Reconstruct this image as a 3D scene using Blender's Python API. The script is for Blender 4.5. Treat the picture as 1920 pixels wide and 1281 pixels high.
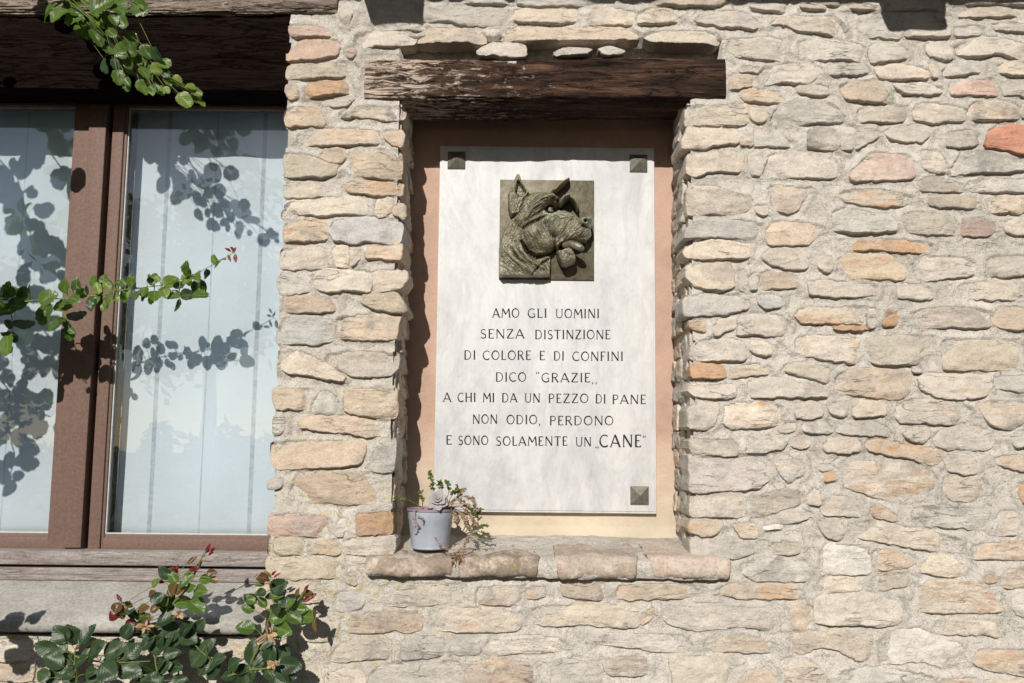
import bpy, bmesh, math, random
import numpy as np
from mathutils import Vector, Matrix, noise as mn
R = math.radians
for o in list(bpy.data.objects): bpy.data.objects.remove(o)
S = bpy.context.scene
COL = S.collection

# ------------------------------------------------------------------ camera
K = 0.0015                      # metres per photo pixel on the wall face
FPX = 1707.0                    # focal length in photo pixels (1920 wide)
D = FPX * K                     # camera to wall face
CZ = 1.45
PITCH, ROLL = R(6.2), R(0.6)
fw = Vector((0, math.cos(PITCH), math.sin(PITCH)))
r0 = Vector((1, 0, 0)); u0 = Vector((0, -math.sin(PITCH), math.cos(PITCH)))
rt = math.cos(ROLL) * r0 + math.sin(ROLL) * u0
up = -math.sin(ROLL) * r0 + math.cos(ROLL) * u0
cam = bpy.data.objects.new('camera', bpy.data.cameras.new('camera')); COL.objects.link(cam)
cam.matrix_world = Matrix(((rt.x, up.x, -fw.x, 0), (rt.y, up.y, -fw.y, -D), (rt.z, up.z, -fw.z, CZ), (0, 0, 0, 1)))
cam.data.sensor_width = 36; cam.data.lens = FPX / 1920 * 36
cam.data.clip_start = 0.05; cam.data.clip_end = 300
S.camera = cam
CAM = Vector((0, -D, CZ))

def P(px, py, Y=0.0):
    """world point at depth Y that stands at this place of the photo"""
    d = fw * FPX + rt * (px - 960) - up * (py - 640.5)
    t = (Y + D) / d.y
    return CAM + d * t

# ------------------------------------------------------------------ light
SA, SB = 0.17, 0.53             # sun travels (SA, 1, -SB)
sdir = Vector((SA, 1, -SB)).normalized()
EL = math.asin(-sdir.z)
sun = bpy.data.objects.new('sun', bpy.data.lights.new('sun', 'SUN')); COL.objects.link(sun)
sun.data.energy = 5.0; sun.data.angle = R(0.5); sun.data.color = (1.0, 0.955, 0.88)
sun.rotation_euler = sdir.to_track_quat('-Z', 'Y').to_euler()
W = bpy.data.worlds.new('World'); S.world = W; W.use_nodes = True
nt = W.node_tree; bg = nt.nodes['Background']
sky = nt.nodes.new('ShaderNodeTexSky'); sky.sky_type = 'NISHITA'; sky.sun_disc = False
sky.sun_elevation = EL
sky.sun_rotation = math.atan2(-sdir.x, -sdir.y)
sky.air_density = 1.0; sky.dust_density = 0.6
nt.links.new(sky.outputs[0], bg.inputs[0]); bg.inputs[1].default_value = 0.05
S.view_settings.view_transform = 'Standard'; S.view_settings.look = 'None'
S.view_settings.exposure = -0.02; S.view_settings.gamma = 1.0
try: S.view_settings.use_curve_mapping = False
except Exception: pass
S.cycles.max_bounces = 7; S.cycles.transparent_max_bounces = 12

# ------------------------------------------------------------------ node helpers
class NT:
    def __init__(s, name):
        s.m = bpy.data.materials.new(name); s.m.use_nodes = True
        s.t = s.m.node_tree; s.b = s.t.nodes['Principled BSDF']; s.out = s.t.nodes['Material Output']
    def n(s, k, **kw):
        nd = s.t.nodes.new(k)
        for a, v in kw.items(): setattr(nd, a, v)
        return nd
    def l(s, a, b): s.t.links.new(a, b)
    def coord(s, kind='Object', scale=(1, 1, 1), rnd=0):
        tc = s.n('ShaderNodeTexCoord'); mp = s.n('ShaderNodeMapping')
        s.l(tc.outputs[kind], mp.inputs[0]); mp.inputs['Scale'].default_value = scale
        if rnd:
            oi = s.n('ShaderNodeObjectInfo'); mu = s.n('ShaderNodeMath', operation='MULTIPLY')
            s.l(oi.outputs['Random'], mu.inputs[0]); mu.inputs[1].default_value = rnd
            cb = s.n('ShaderNodeCombineXYZ')
            for i in range(3): s.l(mu.outputs[0], cb.inputs[i])
            s.l(cb.outputs[0], mp.inputs['Location'])
        return mp.outputs[0]
    def noise(s, vec, scale, detail=4, rough=0.6, dist=0):
        nd = s.n('ShaderNodeTexNoise'); s.l(vec, nd.inputs['Vector'])
        nd.inputs['Scale'].default_value = scale; nd.inputs['Detail'].default_value = detail
        nd.inputs['Roughness'].default_value = rough; nd.inputs['Distortion'].default_value = dist
        return nd.outputs['Fac']
    def voro(s, vec, scale, feature='F1'):
        nd = s.n('ShaderNodeTexVoronoi', feature=feature); s.l(vec, nd.inputs['Vector']); nd.inputs['Scale'].default_value = scale
        return nd.outputs['Distance']
    def ramp(s, fac, stops, interp='LINEAR'):
        nd = s.n('ShaderNodeValToRGB'); s.l(fac, nd.inputs[0]); cr = nd.color_ramp; cr.interpolation = interp
        while len(cr.elements) < len(stops): cr.elements.new(0.5)
        for e, (p, c) in zip(cr.elements, stops):
            e.position = p; e.color = (c, c, c, 1) if isinstance(c, (int, float)) else (*c, 1)
        return nd.outputs[0]
    def mix(s, fac, a, b, mode='MIX'):
        nd = s.n('ShaderNodeMix', data_type='RGBA', blend_type=mode)
        for sock, v in ((nd.inputs[0], fac), (nd.inputs[6], a), (nd.inputs[7], b)):
            if isinstance(v, (int, float)): sock.default_value = v
            elif isinstance(v, tuple): sock.default_value = (*v, 1)
            else: s.l(v, sock)
        return nd.outputs[2]
    def math(s, op, a, b=0.0, clamp=False):
        nd = s.n('ShaderNodeMath', operation=op, use_clamp=clamp)
        for sock, v in zip(nd.inputs, (a, b)):
            if isinstance(v, (int, float)): sock.default_value = v
            else: s.l(v, sock)
        return nd.outputs[0]
    def bump(s, h, dist, strength=1.0, prev=None):
        nd = s.n('ShaderNodeBump'); s.l(h, nd.inputs['Height']); nd.inputs['Distance'].default_value = dist
        nd.inputs['Strength'].default_value = strength
        if prev is not None: s.l(prev, nd.inputs['Normal'])
        return nd.outputs[0]
    def fin(s, color=None, rough=0.9, normal=None, metal=0, spec=0.3):
        b = s.b
        if color is not None:
            if isinstance(color, tuple): b.inputs['Base Color'].default_value = (*color, 1)
            else: s.l(color, b.inputs['Base Color'])
        if isinstance(rough, (int, float)): b.inputs['Roughness'].default_value = rough
        else: s.l(rough, b.inputs['Roughness'])
        b.inputs['Metallic'].default_value = metal; b.inputs['Specular IOR Level'].default_value = spec
        if normal is not None: s.l(normal, b.inputs['Normal'])
        return s.m

def mat_stone():
    k = NT('stone'); v = k.coord(rnd=37); oi = k.n('ShaderNodeObjectInfo')
    vs = k.coord(scale=(1, 1, 2.8), rnd=23)
    big = k.noise(v, 14, 5, .62); mid = k.noise(v, 45, 6, .7); strata = k.noise(vs, 28, 6, .65, .6); fine = k.noise(v, 260, 4, .7)
    base = k.mix(k.ramp(big, [(.3, .0), (.72, 1)]), k.mix(1, oi.outputs['Color'], (.88, .88, .90), 'MULTIPLY'),
                 k.mix(1, oi.outputs['Color'], (1.14, 1.12, 1.09), 'MULTIPLY'))
    base = k.mix(1, base, k.ramp(strata, [(.28, .88), (.5, 1.0), (.75, 1.08)]), 'MULTIPLY')
    base = k.mix(k.math('MULTIPLY', k.ramp(k.noise(v, 9, 6, .7, .4), [(.50, 0), (.66, 1)]), k.math('FRACT', k.math('MULTIPLY', oi.outputs['Random'], 3.7))), base, (.30, .285, .265))
    base = k.mix(1, base, k.ramp(k.noise(v, 34, 7, .72, .5), [(.3, (.88, .87, .86)), (.5, (1, 1, 1)), (.7, (1.08, 1.07, 1.05))]), 'MULTIPLY')
    base = k.mix(1, base, k.ramp(fine, [(.25, .70), (.5, 1.0), (.8, 1.12)]), 'MULTIPLY')
    ob = k.ramp(k.noise(vs, 11, 6, .68, .4), [(.52, 0), (.62, 1)])
    fac = k.math('MULTIPLY', ob, oi.outputs['Alpha'])
    base = k.mix(fac, base, (.55, .34, .20))
    # pale lime crusts and small dark pits
    base = k.mix(k.math('MULTIPLY', k.ramp(k.noise(v, 20, 8, .75, .3), [(.57, 0), (.70, 1)]), .55), base, (.66, .62, .55))
    base = k.mix(k.ramp(k.noise(v, 95, 5, .7), [(.27, .75), (.36, 0)]), base, (.16, .13, .10))
    nrm = k.bump(mid, .012, .9); nrm = k.bump(strata, .010, .7, nrm); k.l(k.math('MULTIPLY', k.math('FRACT', k.math('MULTIPLY', oi.outputs['Random'], 7.31)), 1.0), nrm.node.inputs['Strength']); nrm = k.bump(k.noise(v, 110, 5, .75), .003, .8, nrm)
    crack = k.ramp(k.noise(k.coord(scale=(.6, 1, 3.2), rnd=51), 9, 3, .55, .5), [(.485, 1), (.498, 0), (.5, 0), (.502, 0), (.515, 1)])
    gate = k.math('MULTIPLY', k.math('SUBTRACT', 1.0, crack), k.ramp(k.noise(v, 8, 3, .5), [(.54, 0), (.62, 1)]))
    nrm = k.bump(k.math('SUBTRACT', 1.0, gate), .005, .8, nrm); base = k.mix(k.math('MULTIPLY', gate, .55), base, (.20, .17, .14))
    nrm = k.bump(fine, .0018, .8, nrm)
    return k.fin(base, .92, nrm, spec=.15)

def mat_mortar():
    k = NT('mortar'); v = k.coord()
    big = k.noise(v, 3.2, 5, .6); mid = k.noise(v, 30, 6, .7); gr = k.noise(v, 330, 3, .75); pit = k.voro(v, 150)
    c = k.mix(k.ramp(big, [(.35, 0), (.65, 1)]), (.575, .53, .47), (.695, .645, .58))
    c = k.mix(1, c, k.ramp(mid, [(.25, .78), (.7, 1.1)]), 'MULTIPLY')
    c = k.mix(1, c, k.ramp(gr, [(.28, .55), (.5, 1), (.75, 1.18)]), 'MULTIPLY')
    c = k.mix(k.ramp(k.noise(v, 7, 7, .72, .6), [(.52, 0), (.68, .3)]), c, (.40, .36, .31))
    c = k.mix(k.ramp(k.noise(v, 85, 3, .6), [(.24, .9), (.31, 0)]), c, (.13, .105, .08))
    crk = k.ramp(k.noise(v, 10, 5, .65, 1.8), [(.487, 0), (.497, .6), (.503, .6), (.513, 0)])
    c = k.mix(crk, c, (.22, .19, .16))
    # ochre lichen, mostly on the pier between window and niche
    sep = k.n('ShaderNodeSeparateXYZ'); k.l(v, sep.inputs[0])
    zone = k.ramp(k.math('ADD', k.math('MULTIPLY', sep.outputs['X'], .6), .62), [(0, 1), (.45, 1), (.62, 0)])
    zz = k.ramp(k.math('MULTIPLY', sep.outputs['Z'], .5), [(.55, 1), (.95, 0)])
    li = k.math('MULTIPLY', k.math('MULTIPLY', zone, zz), k.ramp(k.noise(v, 60, 5, .7), [(.52, 0), (.6, .55)]))
    c = k.mix(li, c, (.42, .33, .09))
    nrm = k.bump(k.noise(k.coord(scale=(1, 1, 1.8)), 13, 5, .6, .8), .02, .7); nrm = k.bump(mid, .007, .8, nrm); nrm = k.bump(gr, .0035, 1, nrm); nrm = k.bump(pit, .002, .5, nrm)
    return k.fin(c, .96, nrm, spec=.1)

def mat_plaster():
    k = NT('salmon_plaster'); v = k.coord()
    gr = k.noise(v, 240, 4, .7); sep = k.n('ShaderNodeSeparateXYZ'); k.l(v, sep.inputs[0])
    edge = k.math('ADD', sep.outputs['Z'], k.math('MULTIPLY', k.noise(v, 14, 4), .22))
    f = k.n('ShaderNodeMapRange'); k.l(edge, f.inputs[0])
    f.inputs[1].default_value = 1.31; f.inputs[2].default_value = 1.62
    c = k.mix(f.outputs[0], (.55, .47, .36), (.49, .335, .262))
    c = k.mix(1, c, k.ramp(k.noise(v, 6, 7, .7), [(.3, .80), (.7, 1.10)]), 'MULTIPLY')
    c = k.mix(k.ramp(k.voro(v, 55), [(.0, .7), (.045, 0)]), c, (.1, .06, .04))
    nrm = k.bump(gr, .003, .8); nrm = k.bump(k.noise(v, 40, 4), .004, .5, nrm)
    return k.fin(c, .95, nrm, spec=.1)

def mat_marble():
    k = NT('marble'); v = k.coord(scale=(1, 1, .55))
    n1 = k.noise(v, 5, 8, .62, 1.2); n2 = k.noise(v, 16, 7, .65, .8); n3 = k.noise(v, 110, 5, .7)
    c = k.ramp(n1, [(.30, (.46, .47, .48)), (.46, (.565, .57, .57)), (.6, (.61, .61, .605)), (.8, (.56, .56, .56))])
    c = k.mix(1, c, k.ramp(n2, [(.30, .86), (.5, .99), (.7, 1.03)]), 'MULTIPLY')
    c = k.mix(1, c, k.ramp(n3, [(.25, .88), (.5, 1)]), 'MULTIPLY')
    vein = k.ramp(k.noise(v, 3.3, 6, .6, 2.6), [(.46, 0), (.496, .3), (.502, .3), (.54, 0)])
    c = k.mix(vein, c, (.42, .43, .45))
    stv = k.coord(scale=(1, 1, .07)); c = k.mix(1, c, k.ramp(k.noise(stv, 26, 5, .7), [(.30, (.93, .935, .94)), (.5, (1, 1, 1)), (.7, (1.03, 1.03, 1.02))]), 'MULTIPLY')
    # rusty drips and specks below the lintel
    v2 = k.coord(); sep = k.n('ShaderNodeSeparateXYZ'); k.l(v2, sep.inputs[0])
    sp = k.math('MULTIPLY', k.ramp(k.noise(v2, 190, 3, .6), [(.66, 0), (.70, 1)]), k.ramp(k.noise(v2, 7, 3), [(.52, 0), (.6, .8)]))
    c = k.mix(sp, c, (.22, .15, .10))
    return k.fin(c, .62, k.bump(n3, .0008, .5), spec=.35)

def mat_wood(name, lo, mid_, hi, flake, flakefac, dirx=True, bump=.008, fx=None, scale=1.0, crk=.35, spec=.2):
    k = NT(name); sc = (1, 9, 9) if dirx else (9, 9, 1)
    v = k.coord(scale=sc); vu = k.coord()
    a = k.noise(v, 5 * scale, 8, .68, .5); b = k.noise(v, 22 * scale, 6, .7, .3); f = k.noise(vu, 240, 3, .7)
    c = k.ramp(a, [(.3, lo), (.5, mid_), (.72, hi)])
    c = k.mix(1, c, k.ramp(b, [(.3, .5), (.5, 1), (.7, 1.3)]), 'MULTIPLY')
    c = k.mix(1, c, k.ramp(f, [(.3, .75), (.6, 1.08)]), 'MULTIPLY')
    sc2 = (1, 4, 4) if dirx else (4, 4, 1)
    vv = k.coord(scale=sc2)
    fl = k.noise(vv, 20 * scale, 8, .8, .9)
    if fx:
        sep = k.n('ShaderNodeSeparateXYZ'); k.l(vu, sep.inputs[0])
        mr = k.n('ShaderNodeMapRange'); k.l(sep.outputs['X'], mr.inputs[0])
        mr.inputs[1].default_value = fx[0]; mr.inputs[2].default_value = fx[1]; mr.inputs[3].default_value = fx[2]; mr.inputs[4].default_value = fx[3]
        fl = k.math('ADD', fl, mr.outputs[0])
    m = k.ramp(fl, [(flakefac, 0), (flakefac + .05, 1)])
    c = k.mix(m, c, k.mix(1, k.ramp(b, [(.35, .55), (.6, 1.1)]), flake, 'MULTIPLY'))
    crack = k.ramp(k.noise(v, 4 * scale, 5, .6, 1.2), [(.47, 1), (.495, 0), (.505, 0), (.53, 1)])
    c = k.mix(1, c, k.ramp(crack, [(0, crk), (.5, 1)]), 'MULTIPLY')
    nrm = k.bump(a, bump, .9); nrm = k.bump(b, bump * .6, .9, nrm); nrm = k.bump(crack, bump * .6, .8, nrm); nrm = k.bump(m, bump * .25, .8, nrm)
    return k.fin(c, .85, nrm, spec=spec)

def mat_painted(name, c1, c2, grey, greyz, rough=.55):
    """stained joinery wood, weathered to grey towards the foot"""
    k = NT(name); v = k.coord(scale=(9, 9, 1)); vu = k.coord()
    a = k.noise(v, 9, 7, .7, .3); b = k.noise(vu, 120, 4, .7)
    c = k.mix(k.ramp(a, [(.3, 0), (.7, 1)]), c1, c2)
    sep = k.n('ShaderNodeSeparateXYZ'); k.l(vu, sep.inputs[0])
    mr = k.n('ShaderNodeMapRange'); k.l(k.math('ADD', sep.outputs['Z'], k.math('MULTIPLY', a, .5)), mr.inputs[0])
    mr.inputs[1].default_value = greyz[0]; mr.inputs[2].default_value = greyz[1]; mr.inputs[3].default_value = .8; mr.inputs[4].default_value = .0
    c = k.mix(mr.outputs[0], c, grey)
    c = k.mix(1, c, k.ramp(b, [(.3, .75), (.7, 1.15)]), 'MULTIPLY')
    c = k.mix(k.ramp(k.noise(v, 3.5, 8, .75, .6), [(.56, 0), (.70, .35)]), c, grey)
    return k.fin(c, rough, k.bump(a, .0012, .7), spec=.12)

def mat_slab():
    k = NT('sill_slab'); v = k.coord(scale=(.8, 1, 1)); vu = k.coord()
    c = k.ramp(k.noise(v, 5, 6, .65), [(.3, (.25, .24, .215)), (.5, (.325, .31, .285)), (.7, (.41, .395, .37))])
    g = k.noise(v, 130, 4, .75)
    c = k.mix(1, c, k.ramp(g, [(.3, .7), (.5, 1), (.68, 1.25)]), 'MULTIPLY')
    nrm = k.bump(g, .0018, .7); nrm = k.bump(k.noise(v, 20, 5), .006, .6, nrm)
    return k.fin(c, .9, nrm, spec=.2)

def mat_sillstone():
    k = NT('pitted_sill_stone'); v = k.coord(rnd=11)
    c = k.mix(k.ramp(k.noise(v, 9, 5), [(.35, 0), (.65, 1)]), (.56, .44, .37), (.60, .53, .45))
    g = k.noise(v, 110, 5, .75)
    c = k.mix(1, c, k.ramp(g, [(.3, .6), (.52, 1), (.75, 1.15)]), 'MULTIPLY')
    oi = k.n('ShaderNodeObjectInfo')
    dk = k.math('MULTIPLY', k.ramp(k.noise(v, 16, 8, .8), [(.40, 0), (.54, 1)]), oi.outputs['Alpha'])
    c = k.mix(k.math('MULTIPLY', dk, .8), c, (.15, .115, .08))
    c = k.mix(k.math('MULTIPLY', k.ramp(k.noise(v, 70, 5, .7), [(.58, 0), (.64, .7)]), oi.outputs['Alpha']), c, (.45, .31, .08))
    nrm = k.bump(g, .004, .9); nrm = k.bump(k.noise(v, 35, 5, .7), .006, .7, nrm)
    return k.fin(c, .93, nrm, spec=.12)

def mat_bronze(name='bronze', worn_shaded=False, dark=1.0):
    k = NT(name); v = k.coord()
    n = k.noise(v, 26, 7, .7, .4); n2 = k.noise(v, 75, 5, .7); n3 = k.noise(v, 11, 4)
    c = k.ramp(n, [(.3, (.055, .05, .035)), (.48, (.14, .125, .085)), (.62, (.21, .20, .145)), (.78, (.26, .265, .21))])
    c = k.mix(k.ramp(n2, [(.5, 0), (.68, .75)]), c, (.155, .095, .04))
    c = k.mix(k.ramp(n3, [(.56, 0), (.72, .6)]), c, (.24, .31, .26))
    if dark != 1: c = k.mix(1, c, (dark, dark * .95, dark * .85), 'MULTIPLY')
    if worn_shaded:      # rubbed ridges, dark patina; highlights and groove shade also put into the colour
        at = k.n('ShaderNodeAttribute', attribute_name='wear_shade'); c = k.mix(k.ramp(at.outputs['Fac'], [(.15, 0), (.5, .6), (.9, 1)]), k.mix(1, c, (.28, .26, .25), 'MULTIPLY'), k.mix(1, c, (1.7, 1.75, 1.75), 'MULTIPLY'))
    nrm = k.bump(n2, .0016, .8)
    return k.fin(c, .5, nrm, metal=.3, spec=.5)

def mat_leaf(name, c1, c2, rough=.32, trans=.25):
    k = NT(name); v = k.coord('Object'); oi = k.n('ShaderNodeObjectInfo')
    c = k.mix(oi.outputs['Random'], c1, c2)
    tc = k.n('ShaderNodeTexCoord'); sep = k.n('ShaderNodeSeparateXYZ'); k.l(tc.outputs['Object'], sep.inputs[0])
    ax = k.math('ABSOLUTE', sep.outputs['X'])
    rib = k.ramp(ax, [(.008, .55), (.022, 0)])
    c = k.mix(rib, c, tuple(min(1, x * 2.1 + .02) for x in c2))
    vein = k.n('ShaderNodeTexWave'); mp = k.n('ShaderNodeMapping'); k.l(tc.outputs['Object'], mp.inputs[0])
    cb = k.n('ShaderNodeCombineXYZ'); k.l(k.math('SUBTRACT', sep.outputs['Y'], k.math('MULTIPLY', ax, .8)), cb.inputs[0])
    k.l(cb.outputs[0], vein.inputs['Vector']); vein.inputs['Scale'].default_value = 2.2
    c = k.mix(1, c, k.ramp(k.noise(v, 4, 4), [(.3, .75), (.7, 1.15)]), 'MULTIPLY')
    nrm = k.bump(vein.outputs['Fac'], .0005, .35)
    m = k.fin(c, rough, nrm, spec=.36)
    tr = k.n('ShaderNodeBsdfTranslucent'); k.l(k.mix(1, c, (1.5, 1.9, .6), 'MULTIPLY'), tr.inputs[0])
    mx = k.n('ShaderNodeMixShader'); mx.inputs[0].default_value = trans
    k.l(k.b.outputs[0], mx.inputs[1]); k.l(tr.outputs[0], mx.inputs[2]); k.l(mx.outputs[0], k.out.inputs[0])
    return m

def mat_glass():
    k = NT('window_glass')
    tr = k.n('ShaderNodeBsdfTransparent'); tr.inputs[0].default_value = (.95, .96, .97, 1)
    gl = k.n('ShaderNodeBsdfGlossy'); gl.inputs['Roughness'].default_value = .0; gl.inputs['Color'].default_value = (.80, .90, 1, 1)
    v = k.coord(); df = k.n('ShaderNodeBsdfDiffuse'); df.inputs[0].default_value = (.6, .6, .6, 1)
    fr = k.n('ShaderNodeFresnel'); fr.inputs[0].default_value = 1.5
    f2 = k.math('MULTIPLY', fr.outputs[0], 1.9, True)
    mx = k.n('ShaderNodeMixShader'); k.l(f2, mx.inputs[0]); k.l(tr.outputs[0], mx.inputs[1]); k.l(gl.outputs[0], mx.inputs[2])
    dust = k.ramp(k.noise(v, 260, 3, .7), [(.62, 0), (.72, .14)])
    mx2 = k.n('ShaderNodeMixShader'); k.l(dust, mx2.inputs[0]); k.l(mx.outputs[0], mx2.inputs[1]); k.l(df.outputs[0], mx2.inputs[2])
    k.l(mx2.outputs[0], k.out.inputs[0]); return k.m

def mat_curtain():
    k = NT('curtain_fabric'); v = k.coord()
    sep = k.n('ShaderNodeSeparateXYZ'); k.l(v, sep.inputs[0])
    w = k.n('ShaderNodeTexWave', wave_type='BANDS', bands_direction='Z'); k.l(v, w.inputs[0]); w.inputs['Scale'].default_value = 90; w.inputs['Distortion'].default_value = .8
    w2 = k.n('ShaderNodeTexWave', wave_type='BANDS', bands_direction='X'); k.l(v, w2.inputs[0]); w2.inputs['Scale'].default_value = 110; w2.inputs['Distortion'].default_value = .8
    c = k.mix(.5, w.outputs['Color'], w2.outputs['Color'])
    c = k.mix(1, k.ramp(c, [(.2, .90), (.8, 1.02)]), (.62, .665, .67), 'MULTIPLY')
    # woven stripes
    per = P(470, 900, .245).x - P(285, 900, .245).x; x285 = P(285, 900, .245).x
    ph = k.math('FRACT', k.math('DIVIDE', k.math('ADD', sep.outputs['X'], 10 * per + .25 * per - x285), per))
    s1 = k.math('LESS_THAN', k.math('ABSOLUTE', k.math('SUBTRACT', ph, .25)), .022)
    s2 = k.math('LESS_THAN', k.math('ABSOLUTE', k.math('SUBTRACT', ph, .75)), .008)
    dash = k.ramp(k.noise(v, 60, 2), [(.4, .6), (.6, 1)])
    zd = k.math('FRACT', k.math('MULTIPLY', sep.outputs['Z'], 170))
    s2 = k.math('MULTIPLY', s2, k.math('GREATER_THAN', zd, .45))
    st = k.math('MAXIMUM', k.math('MULTIPLY', s1, .6), k.math('MULTIPLY', s2, .85))
    c = k.mix(k.math('MULTIPLY', st, dash), c, (.24, .28, .30))
    c = k.mix(1, c, k.ramp(k.noise(v, 3, 3), [(.3, .93), (.7, 1.04)]), 'MULTIPLY')
    m = k.fin(c, .95, k.bump(w.outputs['Fac'], .0006, .5), spec=.05)
    return m

def simple(name, c, rough=.6, spec=.4, metal=0, vary=.25, scale=40, bump=.0008):
    k = NT(name); v = k.coord(); n = k.noise(v, scale, 5, .65)
    col = k.mix(1, c, k.ramp(n, [(.25, 1 - vary), (.75, 1 + vary * .5)]), 'MULTIPLY')
    return k.fin(col, rough, k.bump(n, bump, .6), metal=metal, spec=spec)

M = dict(
    stone=mat_stone(), mortar=mat_mortar(), plaster=mat_plaster(), marble=mat_marble(), slab=mat_slab(), sillstone=mat_sillstone(), bronze=mat_bronze(), wornshadebronze=mat_bronze('worn_shaded_bronze', True), platebronze=mat_bronze('plate_bronze', False, .62),
    beam=mat_wood('old_beam', (.010, .007, .005), (.05, .028, .019), (.20, .105, .062), (.60, .48, .39), .56, fx=(-.42, .25, .13, -.08), scale=.8, bump=.012),
    beam2=mat_wood('bleached_beam', (.10, .075, .06), (.28, .22, .18), (.46, .38, .32), (.60, .53, .46), .56),
    shadewood=mat_wood('shade_dark_soffit', (.006, .004, .003), (.011, .006, .005), (.016, .009, .007), (.02, .012, .01), .8, spec=.03),  # near-black base colour stands in for the deep shade under the lintels
    joinery=mat_painted('red_brown_joinery', (.14, .040, .021), (.21, .070, .038), (.17, .125, .105), (1.0, 1.42)),
    greywood=mat_wood('weathered_board', (.20, .165, .15), (.27, .235, .22), (.36, .32, .305), (.50, .45, .43), .68, bump=.0006, crk=.7),
    gasket=simple('pale_gasket', (.50, .52, .50), .6), glass=mat_glass(), curtain=mat_curtain(),
    paint=simple('black_letter_paint', (.022, .017, .017), .7, .2),
    boss=simple('bronze_boss', (.19, .17, .14), .5, .5, .4, .5, 90, .0015),
    pot=simple('blue_grey_plastic', (.36, .395, .45), .48, .35, 0, .16, 45, .0004),
    potin=simple('faded_purple_plastic', (.30, .22, .28), .6), soil=simple('potting_soil', (.06, .04, .025), .95, .1, 0, .5, 90, .004),
    succ=simple('grey_lilac_succulent', (.33, .32, .31), .55, .3, 0, .2, 60), sprig=simple('green_sprig', (.12, .15, .035), .5, .3, 0, .5, 90),
    dried=simple('dried_sprig', (.37, .26, .18), .8, .2, 0, .4, 90), rust=simple('rust_moss', (.16, .07, .02), .95, .1, 0, .5, 120, .003),
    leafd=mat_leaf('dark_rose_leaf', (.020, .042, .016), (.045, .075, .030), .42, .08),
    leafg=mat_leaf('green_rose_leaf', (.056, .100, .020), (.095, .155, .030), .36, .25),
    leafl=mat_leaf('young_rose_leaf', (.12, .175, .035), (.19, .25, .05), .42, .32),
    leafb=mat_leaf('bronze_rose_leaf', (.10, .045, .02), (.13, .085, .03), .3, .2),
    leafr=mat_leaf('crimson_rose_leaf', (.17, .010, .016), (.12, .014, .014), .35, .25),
    stem=simple('rose_stem', (.13, .16, .035), .5), stemd=simple('woody_stem', (.09, .06, .03), .7),
    petal=simple('withered_petal', (.46, .32, .19), .85, .1, 0, .5, 150, .002),
    ground=simple('gravel_ground', (.075, .068, .058), .95, .1, 0, .5, 30, .01), hedge=simple('hedge_leaf', (.045, .07, .025), .6, .2, 0, .5, 20),
    tile=simple('terracotta', (.32, .15, .09), .9, .1, 0, .4, 20, .003), rafter=simple('rafter_wood', (.10, .065, .045), .85, .1, 0, .4, 25, .002),
)

# ------------------------------------------------------------------ object helpers
def tag(o, label=None, cat=None, group=None, kind=None):
    if label: o['label'] = label
    if cat: o['category'] = cat
    if group: o['group'] = group
    if kind: o['kind'] = kind
    return o
def empty(name, loc, label=None, cat=None, group=None, kind=None, parent=None):
    o = bpy.data.objects.new(name, None); COL.objects.link(o); o.location = loc; o.empty_display_size = .05
    if parent: setpar(o, parent)
    return tag(o, label, cat, group, kind)
def wloc(o):
    return o.location + (wloc(o.parent) if o.parent else Vector((0, 0, 0)))
def setpar(o, p):
    w = o.location.copy(); o.parent = p; o.location = w - wloc(p)
def mesh(name, verts, faces, m, parent=None, loc=None, smooth=True, auto=None):
    """verts in world coordinates; loc becomes the object's origin"""
    loc = Vector(loc) if loc is not None else Vector((0, 0, 0))
    me = bpy.data.meshes.new(name)
    if isinstance(verts, np.ndarray): verts = (verts - np.array(loc)).tolist()
    else: verts = [tuple(Vector(v) - loc) for v in verts]
    me.from_pydata(verts, [], faces if isinstance(faces, list) else faces.tolist())
    me.materials.append(m if not isinstance(m, list) else m[0])
    if isinstance(m, list):
        for x in m[1:]: me.materials.append(x)
    if smooth: me.polygons.foreach_set('use_smooth', [True] * len(me.polygons))
    me.update()
    if auto is not None and smooth:
        try: me.set_sharp_from_angle(angle=R(auto))
        except Exception: pass
    o = bpy.data.objects.new(name, me); COL.objects.link(o); o.location = loc
    if parent: setpar(o, parent)
    return o
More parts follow.
